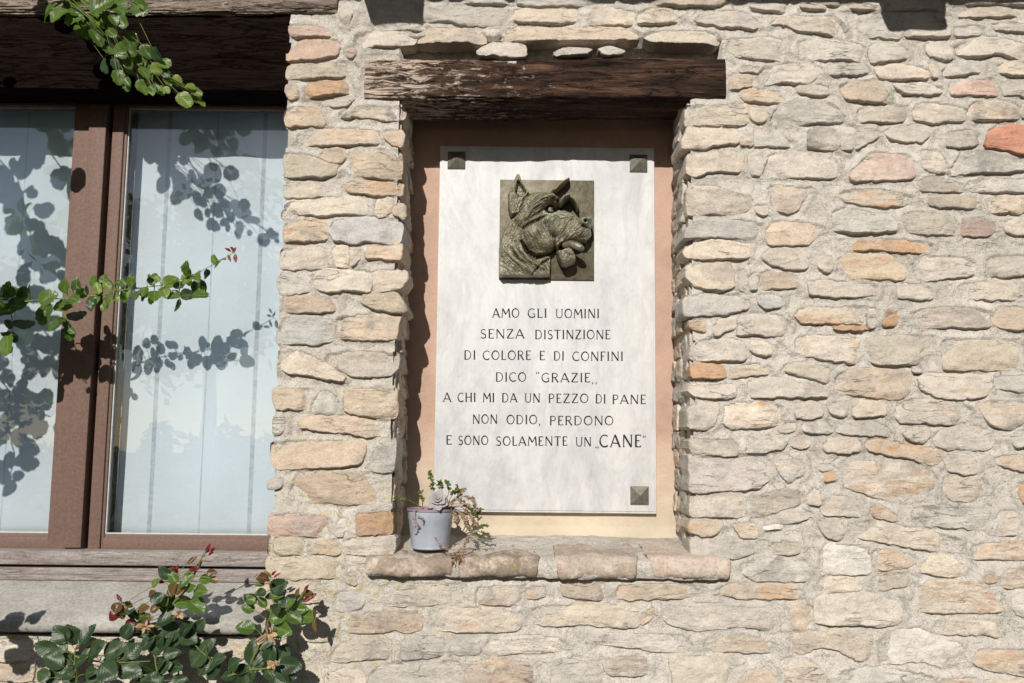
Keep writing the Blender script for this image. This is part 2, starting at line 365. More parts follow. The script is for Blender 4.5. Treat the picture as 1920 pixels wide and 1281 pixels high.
class MB:
    def __init__(s): s.v = []; s.f = []
    def add(s, vs, fs):
        n = len(s.v); s.v += [Vector(v) for v in vs]; s.f += [tuple(i + n for i in f) for f in fs]
    def box(s, lo, hi, bev=0):
        x0, y0, z0 = lo; x1, y1, z1 = hi
        if bev <= 0:
            s.add([(x0, y0, z0), (x1, y0, z0), (x1, y1, z0), (x0, y1, z0), (x0, y0, z1), (x1, y0, z1), (x1, y1, z1), (x0, y1, z1)],
                  [(0, 3, 2, 1), (4, 5, 6, 7), (0, 1, 5, 4), (1, 2, 6, 5), (2, 3, 7, 6), (3, 0, 4, 7)]); return
        bm = bmesh.new(); r = bmesh.ops.create_cube(bm, size=1)
        for v in bm.verts: v.co = Vector(((x0 + x1) / 2 + v.co.x * (x1 - x0), (y0 + y1) / 2 + v.co.y * (y1 - y0), (z0 + z1) / 2 + v.co.z * (z1 - z0)))
        bmesh.ops.bevel(bm, geom=bm.edges[:], offset=bev, segments=2, affect='EDGES', profile=.5)
        bm.verts.index_update()
        s.add([v.co for v in bm.verts], [tuple(v.index for v in f.verts) for f in bm.faces]); bm.free()
    def tube(s, pts, rads, n=7):
        pts = [Vector(p) for p in pts]; rings = []; prev = None; vs = []; fs = []
        for i, p in enumerate(pts):
            t = (pts[min(i + 1, len(pts) - 1)] - pts[max(i - 1, 0)]).normalized()
            a = t.orthogonal().normalized() if prev is None else (prev - t * prev.dot(t)).normalized()
            prev = a; b = t.cross(a)
            r = rads[i] if hasattr(rads, '__len__') else rads
            for j in range(n):
                q = 2 * math.pi * j / n; vs.append(p + (a * math.cos(q) + b * math.sin(q)) * r)
        for i in range(len(pts) - 1):
            for j in range(n):
                fs.append((i * n + j, i * n + (j + 1) % n, (i + 1) * n + (j + 1) % n, (i + 1) * n + j))
        fs.append(tuple(range(n - 1, -1, -1))); fs.append(tuple((len(pts) - 1) * n + j for j in range(n)))
        s.add(vs, fs)
    def build(s, name, m, parent=None, loc=None, smooth=True, auto=35):
        if loc is None:
            loc = sum(s.v, Vector()) / len(s.v)
        return mesh(name, s.v, s.f, m, parent, loc, smooth, auto)

# numpy value noise
def vnoise(x, y, seed=0):
    xi = np.floor(x).astype(np.int64); yi = np.floor(y).astype(np.int64); xf = x - xi; yf = y - yi
    xf = xf * xf * (3 - 2 * xf); yf = yf * yf * (3 - 2 * yf)
    def h(a, b):
        n = (a * 374761393 + b * 668265263 + seed * 1442695041) & 0x7fffffff
        n = ((n ^ (n >> 13)) * 1274126177) & 0x7fffffff
        return ((n ^ (n >> 16)) & 0xffff) / 65535.0
    return (h(xi, yi) * (1 - xf) + h(xi + 1, yi) * xf) * (1 - yf) + (h(xi, yi + 1) * (1 - xf) + h(xi + 1, yi + 1) * xf) * yf
def fbm(x, y, oct=4, seed=0, g=.55):
    r = np.zeros_like(x, dtype=float); a = 1; t = 0
    for i in range(oct):
        r += a * (vnoise(x * 2 ** i + i * 17.3, y * 2 ** i - i * 9.1, seed + i) - .5); t += a; a *= g
    return r / t

# ------------------------------------------------------------------ stones read from the photograph
ORG = dict(A0=(480, 0), A1=(480, 240), A2=(480, 480), A3=(480, 720), A4=(480, 960), B=(560, 1014), C=(880, 1014), T=(840, 0),
           R0=(1220, 0), R1=(1220, 254), R2=(1220, 508), R3=(1220, 762), R4=(1220, 1014),
           S0=(1520, 0), S1=(1520, 254), S2=(1520, 508), S3=(1520, 762), S4=(1520, 1014), W=(0, 1014))
# colour letter, amount of orange staining 0..9, flags k = corner stone of the niche, i = corner at the window
STONES = """
A0 p2i 29,23 33,22 52,22 60,25 66,28 67,32 50,32 33,32 30,29
A0 p1i 27,44 33,37 60,35 74,37 76,44 72,49 60,52 44,54 30,54 27,50
A0 p3 79,43 88,42 91,47 85,52 80,49
A0 y0i 27,59 55,57 88,55 93,60 90,67 60,69 30,71 27,66
A0 b1i 26,75 34,75 40,87 30,89 26,81
A0 o4 43,75 60,73 85,72 89,80 80,83 60,86 44,88
A0 g0 62,90 80,86 92,87 80,95 68,96
A0 b2i 26,98 35,96 54,96 60,104 62,112 45,113 28,113 25,107
A0 c1k 74,102 82,96 105,96 133,97 133,105 120,108 90,105 76,105
A0 g0 77,2 84,0 87,9 84,19 80,23 76,14
A0 g0 99,-8 152,-8 152,24 130,26 105,25
A0 g0 88,37 90,31 105,28 138,28 144,33 142,39 120,41 96,42
T g0 -30,18 -28,7 0,6 40,7 55,9 56,20 48,23 18,22 0,18 -15,18
T b1 -33,28 -22,24 0,25 28,26 34,31 32,38 0,38 -20,37 -30,35
T c1 59,8 95,7 118,9 114,18 100,20 60,20
T c0 125,21 130,10 142,6 160,9 169,10 165,21 140,22
T b1 47,27 60,25 100,25 140,24 165,25 175,31 170,34 140,35 80,36 50,36 47,32
T g0 25,46 40,38 55,38 70,38 70,49 60,51 48,50 30,48
T g0 95,46 110,42 131,44 124,49 100,49
T g0 135,44 145,41 160,45 150,49 140,49
T g0 0,-12 60,-12 60,2 0,2
T g0 62,-12 150,-12 150,3 120,5 62,3
R0 c0 -12,11 0,7 14,6 25,11 26,18 0,20 -12,20
R0 c0 0,29 20,27 45,28 60,29 62,33 57,40 30,39 0,37 -8,32
R0 b0 -10,-8 30,-8 70,-6 70,0 55,5 30,5 0,3
R0 g0 40,18 46,13 60,9 72,9 84,10 97,20 97,24 92,26 70,23 50,20
R0 g0 88,5 100,1 118,0 125,3 120,10 105,9
R0 c1 109,22 112,17 130,13 150,14 165,13 172,20 178,29 176,33 160,31 150,29 130,26 122,22
R0 g0 133,5 145,2 158,5 157,8 140,7
S0 b0 32,5 45,3 62,7 60,9 40,8
R0 c1 68,42 72,34 100,33 122,34 122,45 119,55 100,52 80,50
S0 w0 -12,38 0,34 20,36 45,39 51,44 52,52 44,54 25,52 0,53 -10,50
R0 c0 80,62 88,59 98,61 96,64 82,64
R0 g0 96,66 103,60 120,57 150,57 155,62 150,69 140,75 120,73 105,75 98,71
R0 b3 71,68 78,66 94,67 97,71 90,76 80,79 71,80
R0 b4 81,82 95,79 115,82 119,87 118,90 100,91 86,90
S0 g0 16,58 30,56 50,58 54,64 40,67 17,66
R0 c1 131,80 133,76 150,76 160,78 161,84 150,86 135,83
S0 b0 25,78 35,73 60,71 66,78 71,88 66,93 50,91 32,88
R0 y1k 32,97 40,95 65,94 88,94 88,108 80,112 55,112 36,111 32,104
R0 c0 90,95 104,94 106,104 103,109 94,108 90,104
R0 g0 107,108 110,101 118,95 130,90 155,89 165,95 175,105 172,108 150,110 130,112 118,109 112,112
R1 c0k 31,12 29,3 35,-7 50,-9 75,-8 80,0 78,6 60,9 45,12 38,11
R1 w4 80,-6 86,-8 92,-7 91,8 82,9 79,3
R1 w6 93,-7 105,-9 115,-3 122,4 132,5 130,10 110,9 94,8
R1 g0 141,-4 150,-9 168,-5 169,13 160,12 141,9
S1 g0 27,-9 41,-9 37,13 27,13
S1 g0 43,-8 60,-10 64,-2 55,4 44,12 39,11
R1 c0k 33,24 36,17 50,14 75,14 84,18 83,29 78,32 60,32 50,34 40,37 32,32
R1 g0 89,16 95,12 102,14 101,28 97,36 92,35 89,28
R1 w0 104,25 107,18 120,14 150,15 163,16 169,26 167,34 160,37 130,38 108,37 101,34
R1 c1k 35,49 45,45 60,46 75,52 90,56 93,60 88,65 72,70 60,70 45,71 37,70 34,60
R1 c2 94,62 104,62 107,67 103,71 95,69
R1 b1 106,46 112,44 130,47 145,47 140,55 133,66 124,70 113,66 108,58
R1 u0k 30,92 33,84 45,76 60,74 75,76 90,78 100,80 101,88 96,94 80,93 60,91 42,91
R1 b1 105,92 104,85 110,78 120,75 135,78 150,80 159,84 150,91 140,97 118,99 108,96
R1 c1k 30,104 38,94 55,92 75,95 90,97 88,108 80,111 60,110 50,111 36,109
R1 c0 99,109 105,103 118,99 140,102 142,112 140,118 125,120 110,116
R1 c1 150,112 155,106 162,109 165,118 160,124 152,119
R2 c1k 33,5 35,-5 50,-9 70,-8 74,0 74,12 65,17 50,16 40,12
R2 g0 80,0 84,-2 87,5 86,18 80,18
R2 g0 89,5 95,0 97,8 95,17 89,17
R2 b2 98,2 105,0 125,0 133,6 132,13 120,15 100,14
R2 u0k 31,33 33,24 40,22 60,20 80,22 88,27 90,32 80,36 60,39 40,41 33,39
R2 u0 96,22 100,20 114,20 119,25 117,31 105,33 98,30
R2 b7k 36,45 48,44 50,50 48,54 42,53 37,50
R2 c0 57,50 62,43 75,40 76,50 68,55 57,59
R2 g2 78,42 85,38 105,37 120,41 127,48 126,54 115,58 95,57 80,56 78,50
S2 y6 -15,41 -10,34 5,33 20,34 40,31 50,32 50,47 30,47 15,46 -5,46
S2 g3 52,33 59,34 58,50 52,51
S2 o9 22,49 50,49 55,52 40,53 22,52
S2 o9 66,45 70,35 80,38 78,45 75,49 65,48
R2 g0k 37,68 45,63 60,60 80,62 84,70 85,77 80,80 60,80 42,80 36,76
R2 c0 90,63 100,62 109,66 108,74 102,76 95,73 90,70
S2 w3 45,63 43,72 40,81 35,82 15,80 -5,75 -14,72 -14,63 -10,58 10,58 30,59 44,60
R2 o5k 36,87 42,84 65,84 69,88 68,94 60,96 38,96
R2 b2 71,88 95,83 110,86 108,91 90,94 71,96
R2 y0 117,89 125,83 140,82 162,88 160,95 157,100 145,97 130,93
R2 g0k 35,108 38,101 60,101 75,103 78,110 75,113 55,115 40,112
R2 c1 88,108 88,100 100,95 115,95 130,100 150,103 158,109 155,112 135,113 115,113 95,113
S2 b2 22,98 25,92 40,88 60,87 80,88 91,92 90,102 84,112 75,115 55,113 38,111 22,108
S2 c1 -2,10 -1,20 20,23 55,22 62,18 60,12 35,10 10,8
S1 p3 35,35 45,25 55,15 75,16 90,18 94,27 92,36 80,39 60,40 50,41 38,39
S1 b6 26,52 35,49 60,48 75,51 95,55 94,58 80,62 65,64 45,61 30,57
S1 g0 20,68 30,65 55,66 70,70 77,78 75,84 60,87 40,87 22,84 19,76
S1 o5 22,93 40,93 60,93 85,94 105,95 110,98 108,105 90,105 60,103 30,102 24,99
S1 t4 25,110 40,107 60,107 90,110 87,118 82,128 75,129 35,128 30,120
S1 y0 83,72 90,69 105,68 125,72 134,80 135,87 120,88 105,89 88,85 84,79
S1 m2 137,78 140,73 155,74 165,79 167,84 160,90 145,90 137,89
S1 c0 173,78 185,75 200,76 200,90 185,89 176,86
S1 y0 97,41 105,37 120,38 137,43 138,49 120,50 105,50 99,48
S1 g0 139,45 145,40 165,38 200,40 200,50 180,50 150,49
S1 y2 106,56 120,54 150,56 153,62 142,66 125,64 107,61
S1 b2 158,57 170,55 200,56 200,69 180,69 162,67
S1 c0 101,12 115,12 120,20 124,30 121,33 108,33 102,28
S1 w0 126,30 132,20 140,12 160,12 200,16 200,28 180,32 150,33 135,35 127,34
S0 c1 68,118 75,113 95,112 106,114 108,120 100,127 85,127 72,124
S1 c1 121,0 125,-4 145,-5 155,-2 154,6 145,10 130,11 123,8
S0 r0 157,128 160,118 170,110 192,112 200,115 200,138 190,137 170,133 158,131
S0 y1 41,104 43,98 55,95 70,93 85,95 90,94 88,100 82,108 70,109 45,108
S0 g0 92,100 95,93 110,92 130,95 139,98 138,107 125,108 110,110 95,106
S0 c2 140,103 143,95 152,89 170,89 185,91 188,97 185,107 165,107 145,107
S0 c0 190,93 200,92 200,108 189,105
S0 c0 75,77 82,73 95,72 110,76 118,80 118,83 105,85 85,83
S0 q2 125,80 126,74 135,70 150,71 168,71 170,76 168,84 150,85 130,84
S0 g0 173,74 180,72 200,72 200,86 185,85 174,84
S0 c1 57,61 62,58 80,57 100,61 107,66 105,69 90,71 70,71 62,68
S0 c0 107,57 112,56 115,62 114,71 109,71
S0 g1 118,64 125,57 145,54 155,56 154,63 140,66 120,67
S0 c1 168,60 175,56 200,56 200,66 185,67 172,65
S0 g0 53,44 56,39 70,38 85,40 88,47 86,52 70,54 56,56 53,50
S0 g0 103,45 105,39 120,37 128,43 127,52 118,54 108,51
S0 c0 129,43 135,38 155,32 175,35 192,40 200,45 200,54 185,52 165,48 150,51 132,47
S0 w0 42,24 45,15 60,10 80,12 82,33 60,32 45,34
S0 g0 84,12 110,10 125,12 125,32 105,33 84,31
S0 c0 125,8 140,8 160,5 200,6 200,15 180,13 160,15 140,15 128,12
S0 g0 164,22 175,20 200,22 200,28 180,28 168,26
S0 g0 130,25 150,22 158,25 152,30 130,31
S0 g0 0,-8 28,-8 28,3 12,4 0,2
S0 g0 65,-8 120,-8 118,8 66,8
S0 g0 125,-8 200,-8 200,3 125,3
S2 w1 92,-5 94,-12 110,-13 140,-12 149,-8 149,2 130,5 110,8 96,6
S2 c0 158,-10 165,-14 200,-14 200,2 180,4 160,4 158,-2
S2 g0 78,12 85,11 105,12 111,20 108,24 95,25 78,23
S2 c0 133,12 145,10 200,10 200,25 170,25 145,24 136,18
S2 g1 91,38 100,34 125,33 150,33 163,37 163,48 150,50 120,50 100,51 95,45
S2 b1 165,38 172,32 200,32 200,53 185,53 170,50 164,46
S2 y0 50,62 55,59 80,58 113,58 108,67 97,72 95,83 80,84 62,83 55,80 50,70
S2 g0 94,85 100,85 99,90 93,90
S2 y0 117,68 119,62 150,61 190,62 188,72 188,86 175,88 140,89 123,88 119,78
S2 c2 96,98 105,92 120,91 145,91 162,94 163,104 155,112 130,115 115,113 100,106
S2 g0 164,96 175,91 200,90 200,109 185,109 166,104
S3 c1 76,8 79,-3 90,-6 125,-6 138,-3 146,3 142,12 130,15 85,14
S3 b1 150,-3 165,-4 200,-4 200,8 193,14 182,20 165,17 158,10
S3 c0 38,3 45,-5 60,-6 68,-4 68,6 55,9 40,9
S3 c0 -14,8 -14,-3 0,-5 12,-3 10,7 0,11 -8,11
S3 g0 15,-2 35,-5 36,5 30,9 18,6
S3 g2 21,14 30,12 60,14 70,20 75,26 65,27 40,25 24,22
R3 g0 136,19 140,14 155,10 165,14 162,23 150,24 138,22
R3 c0 115,22 122,15 131,15 131,21 122,23
S3 c0 11,35 18,28 40,28 46,32 45,39 35,41 15,40
S3 g0 82,25 95,18 108,20 106,27 100,33 90,30
S3 w1 110,28 118,21 135,18 155,18 169,24 168,34 155,40 138,38 125,39 113,33
S3 b6 48,35 52,29 75,32 100,36 120,40 120,44 115,48 105,52 85,45 65,43 55,40
S3 c0 121,48 125,42 138,41 146,46 152,54 148,59 138,61 125,57
S3 b1 165,46 180,44 200,43 200,60 185,57 170,52
S3 g0 180,27 190,22 200,20 200,38 185,36
S3 c4 28,52 32,47 50,46 80,48 105,54 116,64 114,78 112,84 95,86 80,85 60,82 48,76 30,71
S3 o3 12,60 20,58 23,62 22,66 14,67
S3 g0 8,53 20,53 22,57 10,57
S3 c1 118,72 122,64 145,63 158,66 160,76 152,85 130,85 124,80
S3 o3 187,70 200,69 200,88 192,88 188,80
S3 c2 8,88 20,80 40,82 45,88 44,100 30,98 14,97
S3 b3 53,93 60,88 70,93 80,100 75,103 60,100
S3 w0 90,98 95,91 115,88 160,87 163,95 160,109 150,110 120,108 95,107
S3 g0 169,105 170,94 186,93 188,103 186,114 172,117 168,112
S3 c1 6,104 12,101 24,101 31,110 28,117 22,119 14,116
S3 c1 34,108 40,103 60,105 90,109 110,113 135,120 132,131 110,129 85,126 65,121 38,117
S4 b3 146,4 160,2 200,1 200,17 175,16 150,15 146,10
R3 c1k 35,18 34,2 45,-4 60,-4 62,2 58,14 50,20 40,21
R3 c6 67,0 80,-4 110,-3 118,0 120,10 112,16 90,20 75,19 66,14
R3 y0k 36,38 37,31 55,30 75,31 79,36 77,43 60,44 40,44
R3 g0 87,36 88,27 100,24 122,26 125,30 118,38 100,41 86,40
R3 c0 126,30 133,26 144,28 144,35 136,38 128,35
R3 v1k 36,60 35,46 50,46 80,44 105,44 108,50 107,65 95,73 70,75 50,77 36,76
R3 w5 110,43 120,43 135,50 140,58 135,63 124,68 117,60
R3 g0k 37,82 45,79 80,78 87,84 86,96 75,99 50,99 38,98
R3 d0 91,82 105,78 125,74 138,80 137,87 120,92 100,99 91,97
R3 c0 140,80 148,72 153,80 152,88 142,88
R3 g0 104,100 115,94 135,92 150,98 140,101 125,106 110,103
R3 b5k 35,108 40,102 60,103 66,107 58,115 48,117 36,113
R3 b1 72,106 80,105 96,105 96,118 82,118 78,112
R3 w0 100,108 120,106 118,110 103,111
R4 d0k 37,13 38,0 50,-1 90,0 108,1 105,7 90,11 80,15 60,16 42,16
R4 y0 107,6 109,2 120,1 136,2 136,8 132,12 112,12
R4 g0 85,30 80,22 90,18 100,15 120,15 140,18 142,24 140,34 120,36 100,37
S4 w0 8,10 15,3 40,4 52,6 54,15 52,28 40,30 15,30 9,24
S4 b1 57,8 70,7 90,12 100,18 88,24 60,28 56,18
S4 c0 99,27 102,20 110,14 125,15 138,22 139,30 125,33 110,30
S4 c0 7,38 12,32 40,31 48,37 44,44 30,46 12,45
S4 y2 55,40 56,34 75,29 95,27 96,38 80,41 70,44 57,46
S4 b3 156,33 162,28 168,33 170,38 160,38
S4 c2 171,35 178,26 200,24 200,42 188,42 175,43
S4 c5 92,50 95,44 110,38 140,37 165,40 176,50 174,62 150,65 120,65 100,62
S4 w0 183,50 187,46 200,46 200,69 188,67 182,60
S4 w0 3,65 3,52 20,46 50,47 80,48 86,55 84,70 75,75 50,76 25,75 5,72
S4 c0 110,80 115,73 140,70 165,71 172,80 170,86 160,84 140,84 115,84
S4 c1 -20,98 -17,88 0,81 20,80 45,84 60,90 58,100 52,106 40,107 25,98 12,95 2,98 -5,102 -14,99
S4 w0 62,92 70,82 100,79 115,88 135,92 140,100 135,112 120,115 100,108 75,110 62,108
S4 b4 145,108 155,98 200,99 200,123 180,120 158,115
S4 w0 30,118 50,113 80,117 110,122 112,138 30,138 25,125
S4 b4 118,126 150,124 152,138 115,138
S4 c1 158,126 200,128 200,138 160,138
R4 b5 56,46 70,39 100,38 130,40 135,44 134,50 110,52 85,52 70,49
C b4 132,48 134,41 160,39 200,40 208,46 200,50 175,52 150,53 135,52
R4 g0 11,60 20,58 45,56 70,57 100,55 121,57 125,65 122,80 112,84 95,78 80,77 60,79 45,81 20,75 11,70
R4 b0 127,60 140,57 146,60 143,72 137,84 128,80
R4 b0 48,92 55,84 75,83 100,88 114,94 108,99 90,101 70,99 52,98
C w0 113,91 120,86 160,84 192,85 203,95 198,101 190,101 170,99 150,96 118,93
R4 y0 16,106 30,104 60,103 82,106 80,115 76,132 25,132 20,118
R4 b0 78,128 90,117 103,114 112,122 116,134 80,134
R4 c1 116,108 125,104 145,107 155,118 165,134 125,134 117,122
C g3 5,50 8,43 30,41 50,42 49,48 47,57 30,58 8,55
C g3 51,45 56,41 68,41 70,48 60,52 50,52
C b1 83,42 90,39 122,39 123,47 118,53 95,51 85,49
C y0 57,62 65,59 110,57 150,60 153,64 152,77 130,77 100,75 75,77 58,73
C b3 154,76 156,66 168,59 164,69
B g4 117,72 118,62 130,61 160,62 190,63 200,66 201,72 195,80 180,82 140,81 125,78
C w0 11,100 11,88 30,86 55,85 80,88 92,96 80,99 60,101 40,101 20,105
B w0 137,100 140,88 150,86 163,87 162,101 150,103
C b2 12,112 20,108 50,109 58,118 58,126 40,134 10,134
C g0 74,120 76,108 95,105 115,108 125,125 130,137 75,137
C c3 118,107 150,104 160,107 163,118 150,121 128,121
B y0 72,42 80,39 110,39 130,38 150,40 152,48 142,56 120,58 90,59 76,56 73,48
B u0 31,52 35,46 45,46 58,45 60,54 55,60 42,64 35,62
B b0 43,30 50,27 52,38 50,40 44,38
B b2 36,72 40,68 60,66 80,64 108,64 111,72 108,80 95,82 85,80 70,82 50,83 36,82
B c0 27,104 38,92 50,89 75,89 80,98 78,105 60,106 45,109 30,108
B g0 92,105 93,90 105,85 130,88 132,96 130,102 115,105 95,108
B g0 64,120 72,111 110,110 145,108 147,120 147,138 60,138
B c0 25,120 35,117 55,115 60,122 58,138 20,138
B b1 150,120 155,112 180,111 165,138 150,138
A4 p2i 11,18 12,4 30,2 60,4 66,8 64,18 55,22 35,21 13,20
A4 g0 72,18 74,6 80,6 78,22 72,22
A4 o2k 90,14 90,3 110,1 122,1 121,18 110,20 93,21
A4 y0i 10,27 14,24 40,24 43,30 41,37 20,39 10,37
A4 b2 45,31 50,28 70,25 76,29 74,38 58,38 50,37
A4 g0k 78,26 90,23 122,22 125,30 120,38 100,38 80,37
A4 y0i 9,48 12,42 40,42 75,45 78,52 75,58 50,59 35,60 12,59
A4 c0 25,65 50,61 65,63 68,68 60,80 40,82 28,78
A4 c0 35,100 38,88 60,87 68,105 66,115 50,116 38,112
A4 b1 0,70 18,66 22,80 15,92 0,95
A4 c0 -8,108 10,100 30,104 30,122 0,128
A3 b1i 15,13 17,3 35,4 47,5 46,15 43,23 30,22 18,21
A3 g0 50,20 56,9 62,5 73,12 75,26 60,27 51,25
A3 b2k 80,12 82,6 105,4 127,5 126,15 124,31 112,30 95,27 80,24
A3 g0i 15,33 22,25 27,35 24,43 17,45
A3 b0k 38,35 45,31 75,29 100,31 121,33 121,42 115,48 95,46 60,41 40,39
A3 b1i 13,62 15,54 30,51 60,51 90,52 98,58 97,65 92,71 70,74 45,75 25,77 13,70
A3 g0k 104,68 108,58 117,49 124,50 125,65 124,79 112,79 104,75
A3 g0i 11,90 17,85 24,86 22,92 12,94
A3 b1k 30,95 37,80 45,78 80,80 122,81 123,95 121,105 105,107 80,109 65,106 40,106 31,102
A3 g0 90,112 100,108 120,108 121,113 95,115
A2 g0i 22,8 22,-6 40,-9 60,-8 64,0 65,9 50,11 25,12
A2 c0 69,-8 80,-14 83,0 84,9 72,10
A2 c0 85,-14 96,-6 93,2 88,9 85,8
A2 b5k 98,2 104,-12 125,-14 131,-8 131,4 120,4 108,2
A2 g0i 19,20 25,14 45,15 48,20 49,30 40,33 24,35 20,28
A2 c0 50,17 60,11 85,11 103,14 104,25 100,31 80,31 65,32 55,28
A2 c0k 106,14 118,12 128,14 134,14 136,22 130,28 118,31 105,30
A2 b3i 22,45 24,37 50,36 74,37 74,47 60,50 30,50
A2 y1k 94,41 100,33 110,31 125,33 131,40 135,50 125,50 105,47
A2 u0i 18,74 24,56 40,53 65,55 70,60 69,73 55,79 35,78 22,79
A2 b3k 71,68 72,56 90,54 115,51 130,52 127,65 124,74 105,76 90,75 75,73
A2 c0i 20,98 22,86 35,84 50,90 60,96 80,107 78,112 65,111 50,107 30,105
A2 g1k 62,95 65,88 90,86 125,88 127,100 120,106 100,109 85,107
A1 b3 36,8 40,2 60,0 85,0 110,3 112,10 108,13 80,14 50,16 38,13
A1 b4k 115,8 118,2 130,2 133,8 131,18 122,15
A1 y1i 25,30 26,23 40,22 58,28 75,33 70,41 55,43 28,44
A1 b1 57,24 65,17 78,18 81,25 78,29 74,32 62,28
A1 b1k 84,25 82,18 100,18 125,20 130,24 130,38 128,44 110,45 90,42 86,35
A1 c0i 25,52 30,49 55,48 61,50 61,59 50,62 28,63 24,58
A1 b4k 77,52 85,49 110,47 130,49 131,55 128,60 105,60 85,57
A1 c0i 22,76 30,67 45,65 55,66 60,63 90,62 100,65 100,76 80,76 60,79 45,77 28,81
A1 c0 106,66 120,61 125,67 121,75 112,81 107,77
A1 y5k 122,75 127,68 133,70 134,82 125,79
A1 b6i 24,88 30,83 55,82 62,84 64,92 63,99 40,102 27,101
A1 u0k 66,92 70,84 85,80 110,79 128,82 131,90 131,101 115,105 100,102 90,104 72,100
W g0 -20,92 0,90 30,89 52,90 50,99 25,103 0,102 -20,102
W c1 55,92 90,89 125,90 124,100 100,103 60,102
W g0 128,91 160,89 205,90 204,101 180,103 130,101
W b2 -20,106 8,105 12,113 40,115 44,108 48,124 20,127 -20,124
W b3 50,106 75,104 95,108 92,119 60,121 50,115
W y0 100,106 140,104 150,112 145,122 102,120
W b2 205,96 218,94 222,104 212,108 204,104
W c0 155,107 195,105 215,112 212,124 160,123
"""
PAL = dict(g=(.60, .55, .485), c=(.68, .595, .49), b=(.63, .50, .375), o=(.56, .355, .21), p=(.64, .46, .37), w=(.71, .655, .585),
           r=(.60, .25, .16), d=(.50, .465, .41), y=(.60, .525, .41), u=(.52, .50, .475), q=(.68, .44, .35), m=(.42, .27, .225), v=(.58, .53, .51), t=(.62, .48, .31))
GREY_ = (.59, .545, .485)
def blend(c, k_, f): f = max(f, .85) if k_ in 'or' else f; return tuple(a_ * f + g_ * (1 - f) for a_, g_ in zip(c, GREY_))
stones = []
for ln in STONES.strip().splitlines():
    q = ln.split(); ox, oy = ORG[q[0]]
    pts = [(ox + float(a.split(',')[0]) * 2.0833, oy + float(a.split(',')[1]) * 2.0833) for a in q[2:]]
    stones.append((q[1][0], int(q[1][1]), q[1][2:], pts))

wall = empty('house_wall', (0, 0, 0), 'rough coursed stone house wall with a window and a lintelled niche', 'wall')
rng = random.Random(7)

